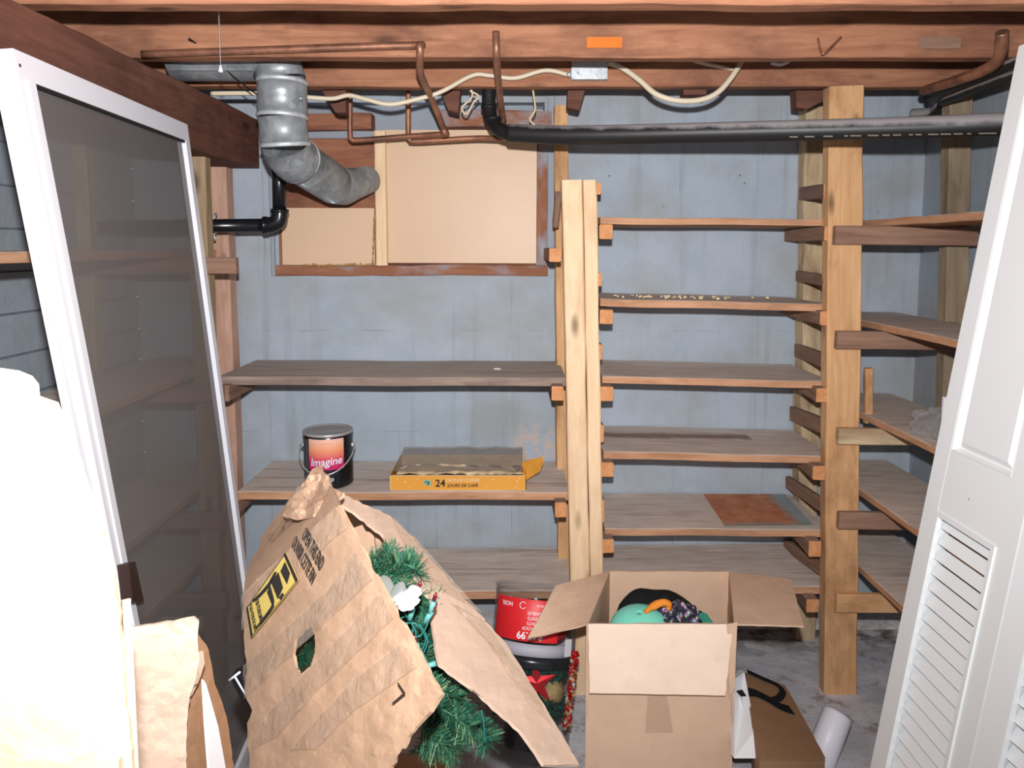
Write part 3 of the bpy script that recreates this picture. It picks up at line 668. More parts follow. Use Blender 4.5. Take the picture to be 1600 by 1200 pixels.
pipe('power_cable', [P(330,146,2.30), P(400,146,2.30), P(480,152,2.30), P(520,154,2.31), P(545,149,2.31), P(575,156,2.30), P(610,163,2.30), P(655,154,2.30), P(690,143,2.30), P(738,118,2.315), P(765,118,2.315), P(805,122,2.315), P(852,110,2.315), P(888,117,2.315)], .0068, M_cable, 'cream cable waving along the joist from the duct to the junction box', 'cable', 8, 12)
pipe('power_cable', [P(950,98,2.315), P(972,106,2.31), P(1000,126,2.29), P(1025,147,2.27), P(1058,157,2.26), P(1095,156,2.26), P(1122,144,2.26), P(1145,118,2.27), P(1162,88,2.29), P(1170,60,2.30)], .0085, M_cable, 'thick cream cable hanging in a loop right of the junction box', 'cable', 8, 12)
pipe('power_cable', [P(1064,88,2.315), P(1100,99,2.318), P(1150,109,2.32)], .006, M_cable, 'short cream cable crossing behind the hanging loop', 'cable', 8, 12)
pipe('power_cable', [P(1205,98,2.318), P(1222,100,2.31), P(1240,88,2.31), P(1250,60,2.31)], .006, M_whitep, 'short white cable end near the joist above the right post', 'cable', 6, 10)
pipe('black_wire', [P(295,60,1.93), P(330,85,2.1), P(365,120,2.15), P(402,148,2.10)], .0022, M_rubber, 'thin dark string slanting behind the pull chain', 'string', 6, 8)
pc = thing('pull_chain', 'beaded pull chain with a small white cone tip hanging at top left', 'pull chain', P(345, 112, 1.7))
q = P(345, 112, 1.7); bm = NB(); zz_ = q.z + .014
while zz_ < JB + .205: add_ball(bm, (q.x, q.y, zz_), .0013, 6); zz_ += .0034
obj('bead_chain', bm, M_steel, pc)
bm = NB(); add_lathe(bm, [(.0055,0),(.005,.002),(.0022,.011),(.0015,.014),(.0001,.015)], 16, Matrix.Translation(q)); obj('cone_tip', bm, M_whitep, pc)
for x, y, l_ in ((1282,74,'small bent metal hook on the joist above the right post'),):
    bm = NB(); add_tube(bm, smooth_path([P(x-4,60,1.97), P(x,78,1.96), P(x+5,84,1.95), P(x+20,70,1.96), P(x+32,58,1.97)], 6), .003, 8); tag(obj('hook', bm, M_copper), l_, 'hook')
for x0, y0, x1, y1, l_ in ((917,58,972,75,'faded orange stamp on the joist above the junction box'),(1436,58,1500,76,'worn grey paper tag on the joist at upper right')):
    bm = NB(); a, b = P(x0,y0,1.982), P(x1,y1,1.982); add_box(bm, ((a.x+b.x)/2, 1.981, (a.z+b.z)/2), (b.x-a.x, .0015, a.z-b.z)); tag(obj('joist_tag', bm, M_orangep if x0 < 1000 else M_cleat), l_, 'tag')
# old twine and cloth scraps on the window header
for pts, l_ in (([(731,128),(738,150),(722,168),(729,178),(740,160),(748,150),(734,142)], 'frayed twine knot hanging above the large tan board'), ([(832,136),(834,150),(836,172),(828,186),(836,196)], 'short frayed twine hanging by the window corner')):
    pipe('twine', [P(x, y, 2.41) for x, y in pts], .003, M_creamc, l_, 'twine', 5, 7)

# ---------------------------------------------------------------- insect screen leaning at left
sd = thing('screen_door', 'tall white framed insect screen leaning against the dark beam at left', 'screen', (-.7, 1.8, 0))
TL, TR = P(9, 76, 1.30), P(286, 195, 2.08)
BLf, BRf = P(166, 860, 1.40), P(381, 900, 2.16)
BL = TL + (BLf-TL)*((TL.z-.012)/(TL.z-BLf.z)); BR = TR + (BRf-TR)*((TR.z-.012)/(TR.z-BRf.z))
BR.z = BL.z = .012
def bil(u, v): return TL*(1-u)*(1-v) + TR*u*(1-v) + BL*(1-u)*v + BR*u*v
sn = (TR-TL).cross(BL-TL).normalized()
if sn.x < 0: sn = -sn
def bar(name, quad, t0, t1, mat, parent=sd, label=None):
    q = [bil(*p) for p in quad]; bm = NB(); add_hex(bm, [p + sn*t1 for p in q], [p + sn*t0 for p in q]); bmesh.ops.recalc_face_normals(bm, faces=bm.faces)
    bmesh.ops.bevel(bm, geom=bm.edges, offset=.0012, segments=2); return obj(name, bm, mat, parent, label=label)
fu, fv = .052, .026
def railq(u0, v0, u1, v1): return [(u0,v0),(u1,v0),(u1,v1),(u0,v1)]
bar('frame_rail', railq(0, 0, 1, fv*1.0), -.012, .012, M_white); bar('frame_rail', railq(0, 1-fv, 1, 1), -.012, .012, M_white)
bar('frame_stile', railq(0, fv, fu*1.25, 1-fv), -.012, .012, M_white); bar('frame_stile', railq(1-fu*.7, fv, 1, 1-fv), -.012, .012, M_white)
bar('frame_lip', railq(-.035, .004, 0, 1), -.014, .002, M_white)
bar('frame_bead', railq(fu*.55, fv, fu*.8, 1-fv), .012, .0155, M_white)
bm = NB(); nu, nv = 10, 24; g = [[bm.verts.new(bil(fu + (1-fu*1.5)*i/nu, fv + (1-2*fv)*j/nv)) for i in range(nu+1)] for j in range(nv+1)]
for j in range(nv):
    for i in range(nu): bm.faces.new((g[j][i], g[j][i+1], g[j+1][i+1], g[j+1][i]))
obj('mesh_panel', bm, M_mesh, sd)
bar('spline', railq(fu*1.25, fv, 1-fu*.7, fv+.0035), .004, .010, M_rubber)
lat = Plane(TL, TR, BL); h0 = [lat.hit(*p) for p in ((173,884),(184,880),(198,942),(180,945))]
bm = NB(); add_hex(bm, [p + sn*.035 for p in h0], [p + sn*.012 for p in h0]); obj('handle', bm, M_dk, sd, label='dark bronze handle')
bm = NB(); add_ball(bm, lat.hit(20, 103)+sn*.010, .004, 8); obj('screw', bm, M_dk, sd)

# ---------------------------------------------------------------- white louvred bifold door at right
_a, _b = P(1595, 118, 1.6), P(1385, 1133, 1.6); DS = (_a.x-_b.x)/(_a.z-_b.z); DX0 = _b.x - DS*_b.z; dn = Vector((1, 0, DS)).normalized()
dth = math.atan(DS); zu = Vector((math.sin(dth), 0, math.cos(dth)))
door_root = Vector((DX0, 1.6, 0.0)); DH = 1.93
dr = thing('louvred_door', 'white two-leaf folding door with louvres leaning at the right edge', 'door', door_root)
outn = Vector((-math.cos(dth), 0, math.sin(dth)))   # towards the room
class Leaf:
    def __init__(s, o, ydir): s.o = o; s.u = ydir.normalized(); s.v = zu; s.n = s.u.cross(s.v)
    def fix(s):
        if s.n.dot(O - s.o) < 0: s.n = -s.n
        return s
    def pt(s, u, v, n): return s.o + s.u*u + s.v*v + s.n*n
    def box(s, bm, u0, u1, v0, v1, n0, n1):
        add_hex(bm, [s.pt(u0,v0,n1), s.pt(u1,v0,n1), s.pt(u1,v1,n1), s.pt(u0,v1,n1)], [s.pt(u0,v0,n0), s.pt(u1,v0,n0), s.pt(u1,v1,n0), s.pt(u0,v1,n0)])
l1 = Leaf(door_root, Vector((0,-1,0))).fix(); LW = .295
l2 = Leaf(l1.pt(LW+.004, 0, 0), Vector((.10,-1,-.02)).normalized()).fix()
def leaf_uv(px, py):
    h = Plane(l1.o, l1.o + l1.u, l1.o + l1.v).hit(px, py) - l1.o; return h.dot(l1.u), h.dot(l1.v)
def leafparts(L, tg):
    st = .050
    z_r0, z_r1 = leaf_uv(1478, 800)[1], leaf_uv(1495, 705)[1]      # lock rail measured along the slope
    for u0, u1 in ((0, st), (LW-st, LW)):
        bm = NB(); L.box(bm, u0, u1, .0, DH, -.017, .017); bmesh.ops.bevel(bm, geom=bm.edges, offset=.002, segments=2); obj('stile', bm, M_door, dr)
    for v0, v1 in ((0, .16), (z_r0, z_r1), (DH-.11, DH)):
        bm = NB(); L.box(bm, st-.001, LW-st+.001, v0, v1, -.0165, .0165); obj('rail', bm, M_door, dr)
    # raised panel
    bm = NB(); a, b = st, LW-st; q = [(a, z_r1), (b, z_r1), (b, DH-.11), (a, DH-.11)]
    def ring(k, n): return [bm.verts.new(L.pt(a+k, z_r1+k, n)), bm.verts.new(L.pt(b-k, z_r1+k, n)), bm.verts.new(L.pt(b-k, DH-.11-k, n)), bm.verts.new(L.pt(a+k, DH-.11-k, n))]
    rs = [ring(k, n) for k, n in ((0,.016),(.004,.017),(.010,.006),(.014,.004),(.022,.010),(.026,.012))]
    for r0, r1 in zip(rs, rs[1:]):
        for k in range(4): bm.faces.new((r0[k], r0[(k+1)%4], r1[(k+1)%4], r1[k]))
    bm.faces.new(rs[-1]); 
    fr = [bm.verts.new(v.co - L.n*.026) for v in rs[0]]; bm.faces.new(fr[::-1])
    obj('raised_panel', bm, M_door, dr)
    # moulding around louvres
    bm = NB(); m = .010
    for u0, u1, v0, v1 in ((a, a+m, .16, z_r0), (b-m, b, .16, z_r0), (a+m, b-m, z_r0-m, z_r0), (a+m, b-m, .16, .16+m)): L.box(bm, u0, u1, v0, v1, .010, .021)
    obj('louvre_moulding', bm, M_door, dr)
    v = .18; k = 0
    while v < z_r0 - .012:
        bm = NB(); hw = .0138; tz = .0028; ang = R(26)
        d = L.n*math.sin(ang)*-1 + L.v*math.cos(ang); d.normalize(); pn = L.u.cross(d).normalized()
        q0 = [L.pt(a+m*.5, v, 0) - d*hw + pn*tz, L.pt(b-m*.5, v, 0) - d*hw + pn*tz, L.pt(b-m*.5, v, 0) + d*hw + pn*tz, L.pt(a+m*.5, v, 0) + d*hw + pn*tz]
        add_hex(bm, q0, [p - pn*tz*2 for p in q0]); obj('louvre', bm, M_door, dr); v += .0345; k += 1
leafparts(l1, 'far'); leafparts(l2, 'near')
for v in (.35, 1.5):
    bm = NB(); add_tube(bm, [l1.pt(LW+.002, v, -.018), l1.pt(LW+.002, v+.06, -.018)], .005, 10); obj('hinge', bm, M_steel, dr)
bm = NB(); add_ball(bm, l1.pt(.14, .985, .0165), .0014, 8); obj('nail_hole', bm, M_dk, dr)

# ---------------------------------------------------------------- paint can
zc = P(600, 769, 2.38).z + .002
cc = Vector((P(514, 740, 2.475).x, 2.475, zc)); rc, hc = .0825, .188
pcn = thing('paint_can', 'black paint can with a pink and orange sunset label on the wide shelf', 'paint can', cc)
T = Matrix.Translation(cc)
bm = NB(); add_lathe(bm, [(.0001,0),(rc-.004,0),(rc-.001,.003),(rc+.001,.006),(rc,.012),(rc,hc-.014),(rc-.002,hc-.010)], 56, T); obj('can_body', bm, M_black, pcn, smooth=True)
bm = NB(); add_lathe(bm, [(rc-.002,hc-.011),(rc+.0025,hc-.008),(rc+.0015,hc-.001),(rc-.003,hc),(rc-.009,hc-.001),(rc-.011,hc-.006),(rc-.016,hc-.004),(rc-.022,hc-.007),(.0001,hc-.007)], 56, T); obj('lid', bm, M_steel, pcn, smooth=True)
def wrap(bm, R_, a0, z0):
    for v in bm.verts:
        a = a0 + v.co.x/R_; rr = R_ + v.co.z; v.co = Vector((cc.x + rr*math.sin(a), cc.y - rr*math.cos(a), zc + z0 + v.co.y))
am = R(8)
bm = NB(); n = 20; wl = .062
g = [[bm.verts.new((-wl+.124*i/n, z, .0008)) for i in range(n+1)] for z in (.068, .172)]
for i in range(n): bm.faces.new((g[0][i], g[0][i+1], g[1][i+1], g[1][i]))
wrap(bm, rc, am, 0); obj('label', bm, M_label, pcn, label='pink to orange sunset label')
bm = NB(); g = [[bm.verts.new((-.088+.022*i/6, z, .0006)) for i in range(7)] for z in (.02, .168)]
for i in range(6): bm.faces.new((g[0][i], g[0][i+1], g[1][i+1], g[1][i]))
wrap(bm, rc, am, 0); obj('side_label', bm, plain('slate_label', (78,84,92), .5), pcn, label='slate grey side label')
for s, sz, z0, a0, m, b_ in (('Imagine', .036, .095, am+R(1), M_whitep, True), ('- -- - -- -', .010, .158, am, M_redlab, True), ('o', .022, .036, am+R(13), M_whitep, True), ('o', .016, .040, am-R(6), M_whitep, True)):
    bm = text_mesh(s, sz, .0003, bold=b_)
    bmesh.ops.subdivide_edges(bm, edges=[e for e in bm.edges if e.calc_length() > .008], cuts=2)
    if s == 'Imagine':
        for v in bm.verts: v.co.x += v.co.y*.15; v.co.y += v.co.x*.06
    wrap(bm, rc+.0012, a0, z0); obj('lettering', bm, m, pcn)
for s_ in (-1, 1):
    bm = NB(); c = cc + Vector((s_*(rc+.002), -.004, .135)); add_ball(bm, c, .009, 14); obj('bail_ear', bm, M_steel, pcn)
bm = NB(); pts = []
for k in range(25):
    a = math.pi*k/24; pts.append(cc + Vector((-math.cos(a)*(rc+.011), -.01 - math.sin(a)*(.088), .135 - math.sin(a)*.080)))
add_tube(bm, pts, .0022, 8); obj('wire_handle', bm, M_steel, pcn)

# ---------------------------------------------------------------- coffee calendar box
X0, X1 = P(610, 760, 2.40).x, P(822, 760, 2.40).x; yb0, yb1 = 2.392, 2.64; hb = .052; zb = zc - .0005
cb = thing('coffee_box', 'flat orange coffee calendar box with torn clear top on the wide shelf', 'box', ((X0+X1)/2, 2.5, zb))
def slab(name, x0, x1, y0, y1, z0, z1, mat, par, label=None):
    bm = NB(); add_box(bm, ((x0+x1)/2, (y0+y1)/2, (z0+z1)/2), (x1-x0, y1-y0, z1-z0)); return obj(name, bm, mat, par, label=label)
slab('front_side', X0, X1, yb0, yb0+.002, zb, zb+hb, M_gold, cb, 'orange printed front side')
slab('back_side', X0, X1, yb1-.002, yb1, zb, zb+hb, M_creamc, cb); slab('bottom', X0, X1, yb0, yb1, zb, zb+.002, M_creamc, cb)
slab('end_side', X0, X0+.002, yb0, yb1, zb, zb+hb, M_gold, cb); slab('end_side', X1-.002, X1, yb0, yb1, zb, zb+hb, M_gold, cb)
for x0, x1, z0, z1 in ((X0, X1, zb+hb-.0018, zb+hb), (X0, X0+.002, zb, zb+hb), (X0, X1, zb, zb+.0016)): slab('pale_edge', x0, x1, yb0-.0006, yb0, z0, z1, M_creamc, cb)
bm = NB(); nx, ny = 36, 12; g = []
for j in range(ny+1):
    row = []
    for i in range(nx+1):
        u, v = i/nx, j/ny; x = X0+.012 + (X1-X0-.02)*u; y = yb0+.012 + (yb1-yb0-.014)*v
        z = zb + hb + .010 + .020*v + .007*noise.noise(Vector((u*7, v*3, 2))) + .003*noise.noise(Vector((u*21, v*10, 5)))
        row.append(bm.verts.new((x, y, z)))
    g.append(row)
for j in range(ny):
    for i in range(nx): bm.faces.new((g[j][i], g[j][i+1], g[j+1][i+1], g[j+1][i]))
obj('torn_window_film', bm, clearmat('smoky_film', (.80,.76,.72), .30, .1, .6, (176,168,160)), cb, label='crumpled clear film')
for i in range(6):
    x = X0 + .03 + i*(X1-X0-.06)/5; bm = NB(); add_lathe(bm, [(.0001,0),(.018,0),(.024,.034),(.026,.036),(.0001,.036)], 18, Matrix.Translation((x, 2.52, zb+.004))); obj('cup_pod', bm, M_kraft if i % 2 else M_creamc, cb)
fp = [(X1, zb+.012), (X1+.05, zb+.03), (X1+.062, zb+.062), (X1+.055, zb+.085), (X1-.01, zb+.078), (X1-.02, zb+.05)]
sheet('torn_end_flap', ragged([(a*100, b*100) for a, b in fp], 1.2, .25, 3), lambda u, v: Vector((u/100, 2.46 + (u/100-X1)*.8, v/100)), M_gold, cb, step=1.5, amp=.004, nfreq=.3, thick=.0015, nrm=Vector((0,-1,0)))
sheet('torn_top_flap', ragged([((X0+.02)*100, 2.40*100), ((X1-.01)*100, 240), ((X1-.05)*100, 245), ((X0+.35)*100, 244), ((X0+.12)*100, 246.5), ((X0+.03)*100, 245)], 1.5, .3, 4), lambda u, v: Vector((u/100, v/100, zb+hb+.002+(v-240)*.0022)), M_creamc, cb, step=2, amp=.006, nfreq=.25, thick=.0012, nrm=Vector((0,0,1)))
fy = yb0 - .0008; e_x, e_z = Vector((1,0,0)), Vector((0,0,1))
cbm = zb + hb*.5
def ct(s, sz, px, dz_, m=M_ink, bold=True): text_on('lettering', s, sz, m, cb, Vector((P(px, 760, 2.39).x, fy, cbm+dz_)), e_x, e_z, bold=bold, lift=.0006)
ct('24', .034, 688, -.002); ct('DAYS OF COFFEE', .0145, 723, .009, M_creamc); ct('JOURS DE CAFÉ', .0145, 723, -.009)
bm = NB()
for a, b, s in ((667,0,.008),(671,.004,.007),(664,.006,.006),(670,-.006,.006)): add_box(bm, (P(a,760,2.39).x, fy, cbm+b), (s*1.6, .001, s*1.6), Matrix.Rotation(.7, 3, 'Y'))
obj('snow_print', bm, M_tealp, cb)
bm = NB()
for a, b, s in ((633,.002,.0026),(621,.012,.0018),(652,.012,.0018),(770,.012,.0022),(808,.006,.0022),(812,.016,.002),(806,-.012,.002),(760,-.010,.0016),(640,-.014,.0015)): add_ball(bm, Vector((P(a,760,2.39).x, fy+s*.7, cbm+b)), s, 8)
obj('snow_dot', bm, M_foam, cb)

# ---------------------------------------------------------------- rusty plate
zr = P(1120, 827, 2.38).z + .004; q = [PZ(x, y, zr) for x, y in ((1100,773),(1226,773),(1271,822),(1134,824))]
bm = NB(); add_hex(bm, [p + Vector((0,0,.003)) for p in q], q); tag(obj('metal_plate', bm, M_rust), 'rusty square metal plate lying on the fifth shelf of the six-shelf bay', 'plate')

# ---------------------------------------------------------------- plastic bag and white roll on the right wall shelf
zs3 = CZ - .550; bm = NB()
c = PZ(1452, 688, zs3); c.x += .045
for k in range(2):
    m2 = NB(); bmesh.ops.create_icosphere(m2, subdivisions=4, radius=1)
    for v in m2.verts:
        p = v.co.copy(); d = 1 + .38*noise.noise(p*1.8 + Vector((k*9,0,0))) + .20*noise.noise(p*5 + Vector((k,3,0))) + .08*noise.noise(p*12)
        v.co = Vector((p.x*.050*d, p.y*.070*d, max(-.001, (p.z*.050*d + .034)))) + c + Vector((-.01 + .02*k, .04 - .07*k, .0))
    me = bpy.data.meshes.new('x'); m2.to_mesh(me); m2.free(); bm.from_mesh(me)
bag = tag(obj('plastic_bag', bm, M_film), 'crumpled clear plastic bag on a right wall shelf', 'plastic bag')
bm = NB(); add_tube(bm, smooth_path([c+Vector((0,-.03,.09)), c+Vector((.02,-.05,.11)), c+Vector((.035,-.05,.09)), c+Vector((.01,-.04,.08)), c+Vector((-.02,-.05,.04))], 5), .003, 8)
obj('twist_tie', bm, M_foam, bag)
a = P(1480, 620, 1.93); bm = NB(); add_tube(bm, [Vector((a.x, 1.93, zs3+.001)), a], .0115, 20); tag(obj('white_tube', bm, M_whitep), 'upright white tube on the right wall shelf beside the louvred door', 'tube')

# ---------------------------------------------------------------- tree carton
tc_ = thing('tree_carton', 'battered taped tan tree carton with torn flaps, tilted open toward the right', 'carton', P(500, 1190, 1.2))
plM = Plane(P(530,790,1.13), P(690,1085,.83), P(380,930,1.27))
main = [(530,790),(556,838),(580,885),(612,942),(650,1010),(690,1085),(672,1112),(648,1138),(610,1200),(600,1240),(392,1240),(386,1130),(394,1110),(383,1085),(386,1040),(381,1000),(380,930),(402,905),(440,872),(490,828)]
hole = [(484,976),(492,992),(492,1018),(486,1040),(471,1052),(462,1044),(457,1022),(460,1002),(470,988)]
sheet('front_side', ragged(main, 9, 1.2, 1, keep=(0,1,2,3)), plM.hit, M_cardtree, tc_, holes=[ragged(hole, 4, .8, 2)], step=8, amp=.006, nfreq=.018, thick=.005, seed=1)
plT = Plane(P(530,789,1.13), P(380,929,1.27), P(500,733,1.40))
topf = [(530,789),(490,827),(440,871),(402,904),(380,929),(384,900),(396,868),(418,838),(450,792),(478,752),(498,731),(512,742),(516,760),(524,772)]
hole2 = [(419,814),(438,806),(444,812),(445,826),(438,834),(424,833),(418,826)]
sheet('upper_side', ragged(topf, 8, 1.3, 4), plT.hit, M_kraft if False else M_cardtree, tc_, holes=[ragged(hole2, 4, .7, 5)], step=8, amp=.006, nfreq=.03, thick=.005, seed=3)
# far sides seen through the opening
FA, FB = P(545,782,1.60), P(712,1052,1.50); FC, FD = P(430,1000,1.84), P(480,1250,1.45)
plF = Plane(FA, FB, FC)
sheet('back_side', ragged([(520,765),(560,786),(606,842),(640,905),(646,960),(640,1000),(600,1060),(480,1130),(430,1080),(410,1000),(402,880),(408,840),(440,796),(486,750)], 14, 1, 6), plF.hit, M_cardin, tc_, step=20, amp=.004, thick=.005, seed=6)
plB = Plane(P(690,1090,.97), P(716,1060,1.34), P(600,1240,1.0))
# outer flaps
plG = Plane(P(535,776,1.30), P(756,966,1.20), P(640,925,1.15))
f1 = [(524,774),(545,776),(575,790),(600,802),(610,806),(626,822),(650,846),(690,893),(722,930),(735,944),(758,968),(700,940),(672,934),(656,914),(640,912),(622,880),(612,864),(604,846),(600,838),(570,812),(546,796),(530,788)]
sheet('torn_flap', ragged(f1, 7, 1.6, 8), plG.hit, M_cardl, tc_, step=8, amp=.005, nfreq=.03, thick=.005, seed=8)
plH = Plane(P(672,928,1.165), P(758,968,1.195), P(800,1135,1.0))
f2 = [(671,926),(700,938),(730,955),(760,972),(790,1004),(812,1038),(830,1070),(850,1100),(872,1138),(905,1195),(850,1195),(812,1140),(780,1112),(740,1078),(712,1056),(687,1038),(680,1010),(676,975)]
sheet('torn_flap', ragged(f2, 10, 1.0, 9), plH.hit, M_cardl, tc_, step=9, amp=.004, nfreq=.02, thick=.005, seed=9)
# inner loose panels by the opening
plI = Plane(P(550,830,1.30), P(610,870,1.30), P(580,900,1.28))
for k, pg in enumerate(([(543,828),(566,820),(574,834),(575,882),(560,868)], [(570,830),(584,832),(588,876),(576,884)], [(586,836),(600,846),(604,876),(590,878)])):
    sheet('inner_flap', pg, Plane(P(550,830,1.30+.02*k), P(610,870,1.33), P(580,900,1.28)).hit, M_card, tc_, step=9, thick=.004, seed=20+k)
# peak of crushed tape and card above
plP = Plane(P(498,728,1.33), P(520,790,1.20), P(470,800,1.25))
sheet('crushed_corner', ragged([(476,752),(490,732),(500,727),(512,748),(520,762),(536,770),(530,782),(512,790),(500,800),(470,812),(440,806),(452,780)], 6, 2.0, 11), plP.hit, M_card, tc_, step=6, amp=.016, nfreq=.05, thick=.004, seed=11)
# tape
def tape(poly, pl, seed, lift=.007, amp=.004):
    return sheet('tape', ragged(poly, 12, .8, seed), lambda u, v: pl.hit(u, v) + pl.n*lift, M_tape, tc_, step=6, amp=amp, nfreq=.06, thick=0, seed=seed, smooth=True)
tape([(383,930),(530,792),(548,826),(520,848),(384,985)], plM, 31); tape([(570,875),(588,905),(388,1092),(386,1040)], plM, 32)
tape([(600,925),(622,965),(500,1080),(440,1150),(400,1170),(420,1120)], plM, 33); tape([(560,862),(590,905),(560,930),(500,975),(486,970)], plM, 34)
tape([(640,1000),(660,1040),(560,1110),(500,1170),(460,1170),(560,1060)], plM, 35, .008); tape([(450,792),(498,733),(520,775),(470,812),(432,850),(420,840)], plT, 36, .009)
tape([(610,812),(650,850),(750,962),(690,928),(640,880)], plG, 37); tape([(700,945),(750,970),(830,1080),(860,1140),(820,1100),(760,1010)], plH, 38)
# printing
e1u = (plM.hit(560,905) - plM.hit(500,832)); 
def tx(s, p0, p1, size, mat=M_ink, pl=plM, bold=False, sx=.62, lift=.012):
    a, b = pl.hit(*p0), pl.hit(*p1); u = (b-a).normalized(); v = pl.n.cross(u)
    bm = text_mesh(s, size, .0003, bold=bold); xs = [q.co.x for q in bm.verts]; f = (b-a).length/(max(xs)-min(xs))
    for q in bm.verts: q.co.x *= f
    M = Matrix((u, v, pl.n)).transposed().to_4x4(); M.translation = (a+b)/2 + pl.n*lift; return obj('lettering', bm, mat, tc_, M)
tx('OPEN THIS END', (485,833), (514,884), .030); tx('OUVRIR CETTE FIN', (469,846), (501,906), .030)
lab = [(457,864),(477,907),(404,996),(396,950)]
def patch(name, pg, mat, pl, lift, par=tc_, lb=None):
    bm = NB(); add_faces(bm, [pl.hit(*p) + pl.n*lift for p in pg], [tuple(range(len(pg)))]); bm.normal_update()
    bmesh.ops.solidify(bm, geom=list(bm.faces), thickness=.0006); return obj(name, bm, mat, par, label=lb)
patch('printed_label', lab, M_yel, plM, .0115, lb='yellow printed label'); 
def lerp2(a, b, t): return (a[0]+(b[0]-a[0])*t, a[1]+(b[1]-a[1])*t)
def LB(u, v): return lerp2(lerp2(lab[3], lab[0], u), lerp2(lab[2], lab[1], u), v)
for a, b, c, d in ((0,.01,1,.03),(0,.97,1,.99)): patch('label_border', [LB(a,b), LB(c,b), LB(c,d), LB(a,d)], M_ink, plM, .0125)
patch('label_border', [LB(0,0), LB(.02,0), LB(.02,1), LB(0,1)], M_ink, plM, .0125); patch('label_border', [LB(.96,0), LB(1,0), LB(1,1), LB(.96,1)], M_ink, plM, .0125)
# pictogram on the label
for q_ in ([(.80,.28),(.93,.20),(.93,.62),(.82,.78)], [(.58,.20),(.76,.24),(.74,.74),(.60,.86)], [(.46,.34),(.55,.30),(.54,.74),(.48,.84)], [(.44,.84),(.54,.76),(.50,.94),(.34,.98),(.12,.94),(.10,.88),(.30,.86)], [(.70,.10),(.74,.18),(.52,.30),(.30,.22),(.14,.10),(.16,.04),(.34,.12),(.52,.16)], [(.62,.86),(.70,.84),(.72,.94),(.64,.97)]):
    patch('label_mark', [LB(*p) for p in q_], M_ink, plM, .0128)
patch('label_border', [LB(.955,0), LB(1,0), LB(1,1), LB(.955,1)], M_ink, plM, .0127); patch('label_border', [LB(0,0), LB(.035,0), LB(.035,1), LB(0,1)], M_ink, plM, .0127)
tx('FOR YOUR SAFETY', (412,937), (421,975), .015, bold=True, lift=.0132); tx('POUR VOTRE SÉCURITÉ', (402,945), (411,986), .014, lift=.0132)
patch('corner_mark', [(633,1066),(635,1066),(646,1082),(644,1083)], M_ink, plM, .012); patch('corner_mark', [(644,1081),(646,1083),(627,1099),(625,1098)], M_ink, plM, .012)

# ---------------------------------------------------------------- artificial tree in the carton
tree = thing('artificial_tree', 'folded green artificial Christmas tree poking out of the torn carton', 'artificial tree', P(640, 1150, 1.2))
def branch(p0, p1, seed, nn=430, L=.031):
    r = random.Random(seed); bm = NB(); path = smooth_path([p0, p0.lerp(p1, .35) + Vector((r.uniform(-.012,.012), 0, r.uniform(-.012,.012))), p0.lerp(p1, .7) + Vector((r.uniform(-.015,.015), 0, r.uniform(-.015,.015))), p1], 6)
    add_tube(bm, path, .0022, 6); T_ = (p1-p0).normalized()
    for i in range(nn):
        t = r.random()*(len(path)-1.001); k = int(t); c = path[k].lerp(path[k+1], t-k)
        d = Vector((r.gauss(0,1), r.gauss(0,1), r.gauss(0,1))); d = (d - T_*d.dot(T_)).normalized(); d = (d + T_*r.uniform(.2,.9)).normalized()
        s = d.cross(Vector((r.random(), r.random(), r.random()))).normalized()*.0009; l = L*r.uniform(.6,1.15)
        add_faces(bm, [c-s, c+s, c+d*l+s*.6, c+d*l-s*.6], [(0,1,2,3)], 1 if r.random() < .22 else 0)
    return obj('branch', bm, [M_needle, M_needle2], tree)
B_ = [((585,905,1.22),(620,880,1.20)),((600,935,1.22),(645,905,1.2)),((590,890,1.25),(655,945,1.22)),((640,930,1.16),(668,965,1.17)),((610,990,1.15),(680,985,1.16)),((640,1000,1.13),(682,1035,1.14)),((645,1035,1.12),(688,1060,1.12)),
      ((660,1040,1.12),(700,1095,1.10)),((665,1075,1.08),(712,1090,1.08)),((690,1080,1.1),(700,1140,1.06)),((670,1100,1.08),(735,1135,1.06)),((660,1140,1.05),(705,1175,1.05)),((620,960,1.17),(672,1010,1.16)),((585,920,1.25),(640,970,1.2)),((600,880,1.28),(640,925,1.24)),
      ((650,960,1.18),(680,940,1.18)),((690,1110,1.1),(660,1170,1.06)),((468,1040,1.33),(484,1000,1.30)),((640,1070,1.12),(690,1120,1.1)),((720,1100,1.15),(760,1160,1.1)),((575,880,1.24),(600,870,1.22)),((590,880,1.21),(630,925,1.17)),((610,900,1.2),(650,890,1.19)),((630,990,1.12),(665,1020,1.11)),((600,905,1.26),(660,1000,1.22)),((640,980,1.2),(690,1070,1.16)),((650,930,1.2),(684,1010,1.18)),((620,930,1.2),(690,960,1.2))]
for i, (a, b) in enumerate(B_): branch(P(*a), P(*b), 100+i)
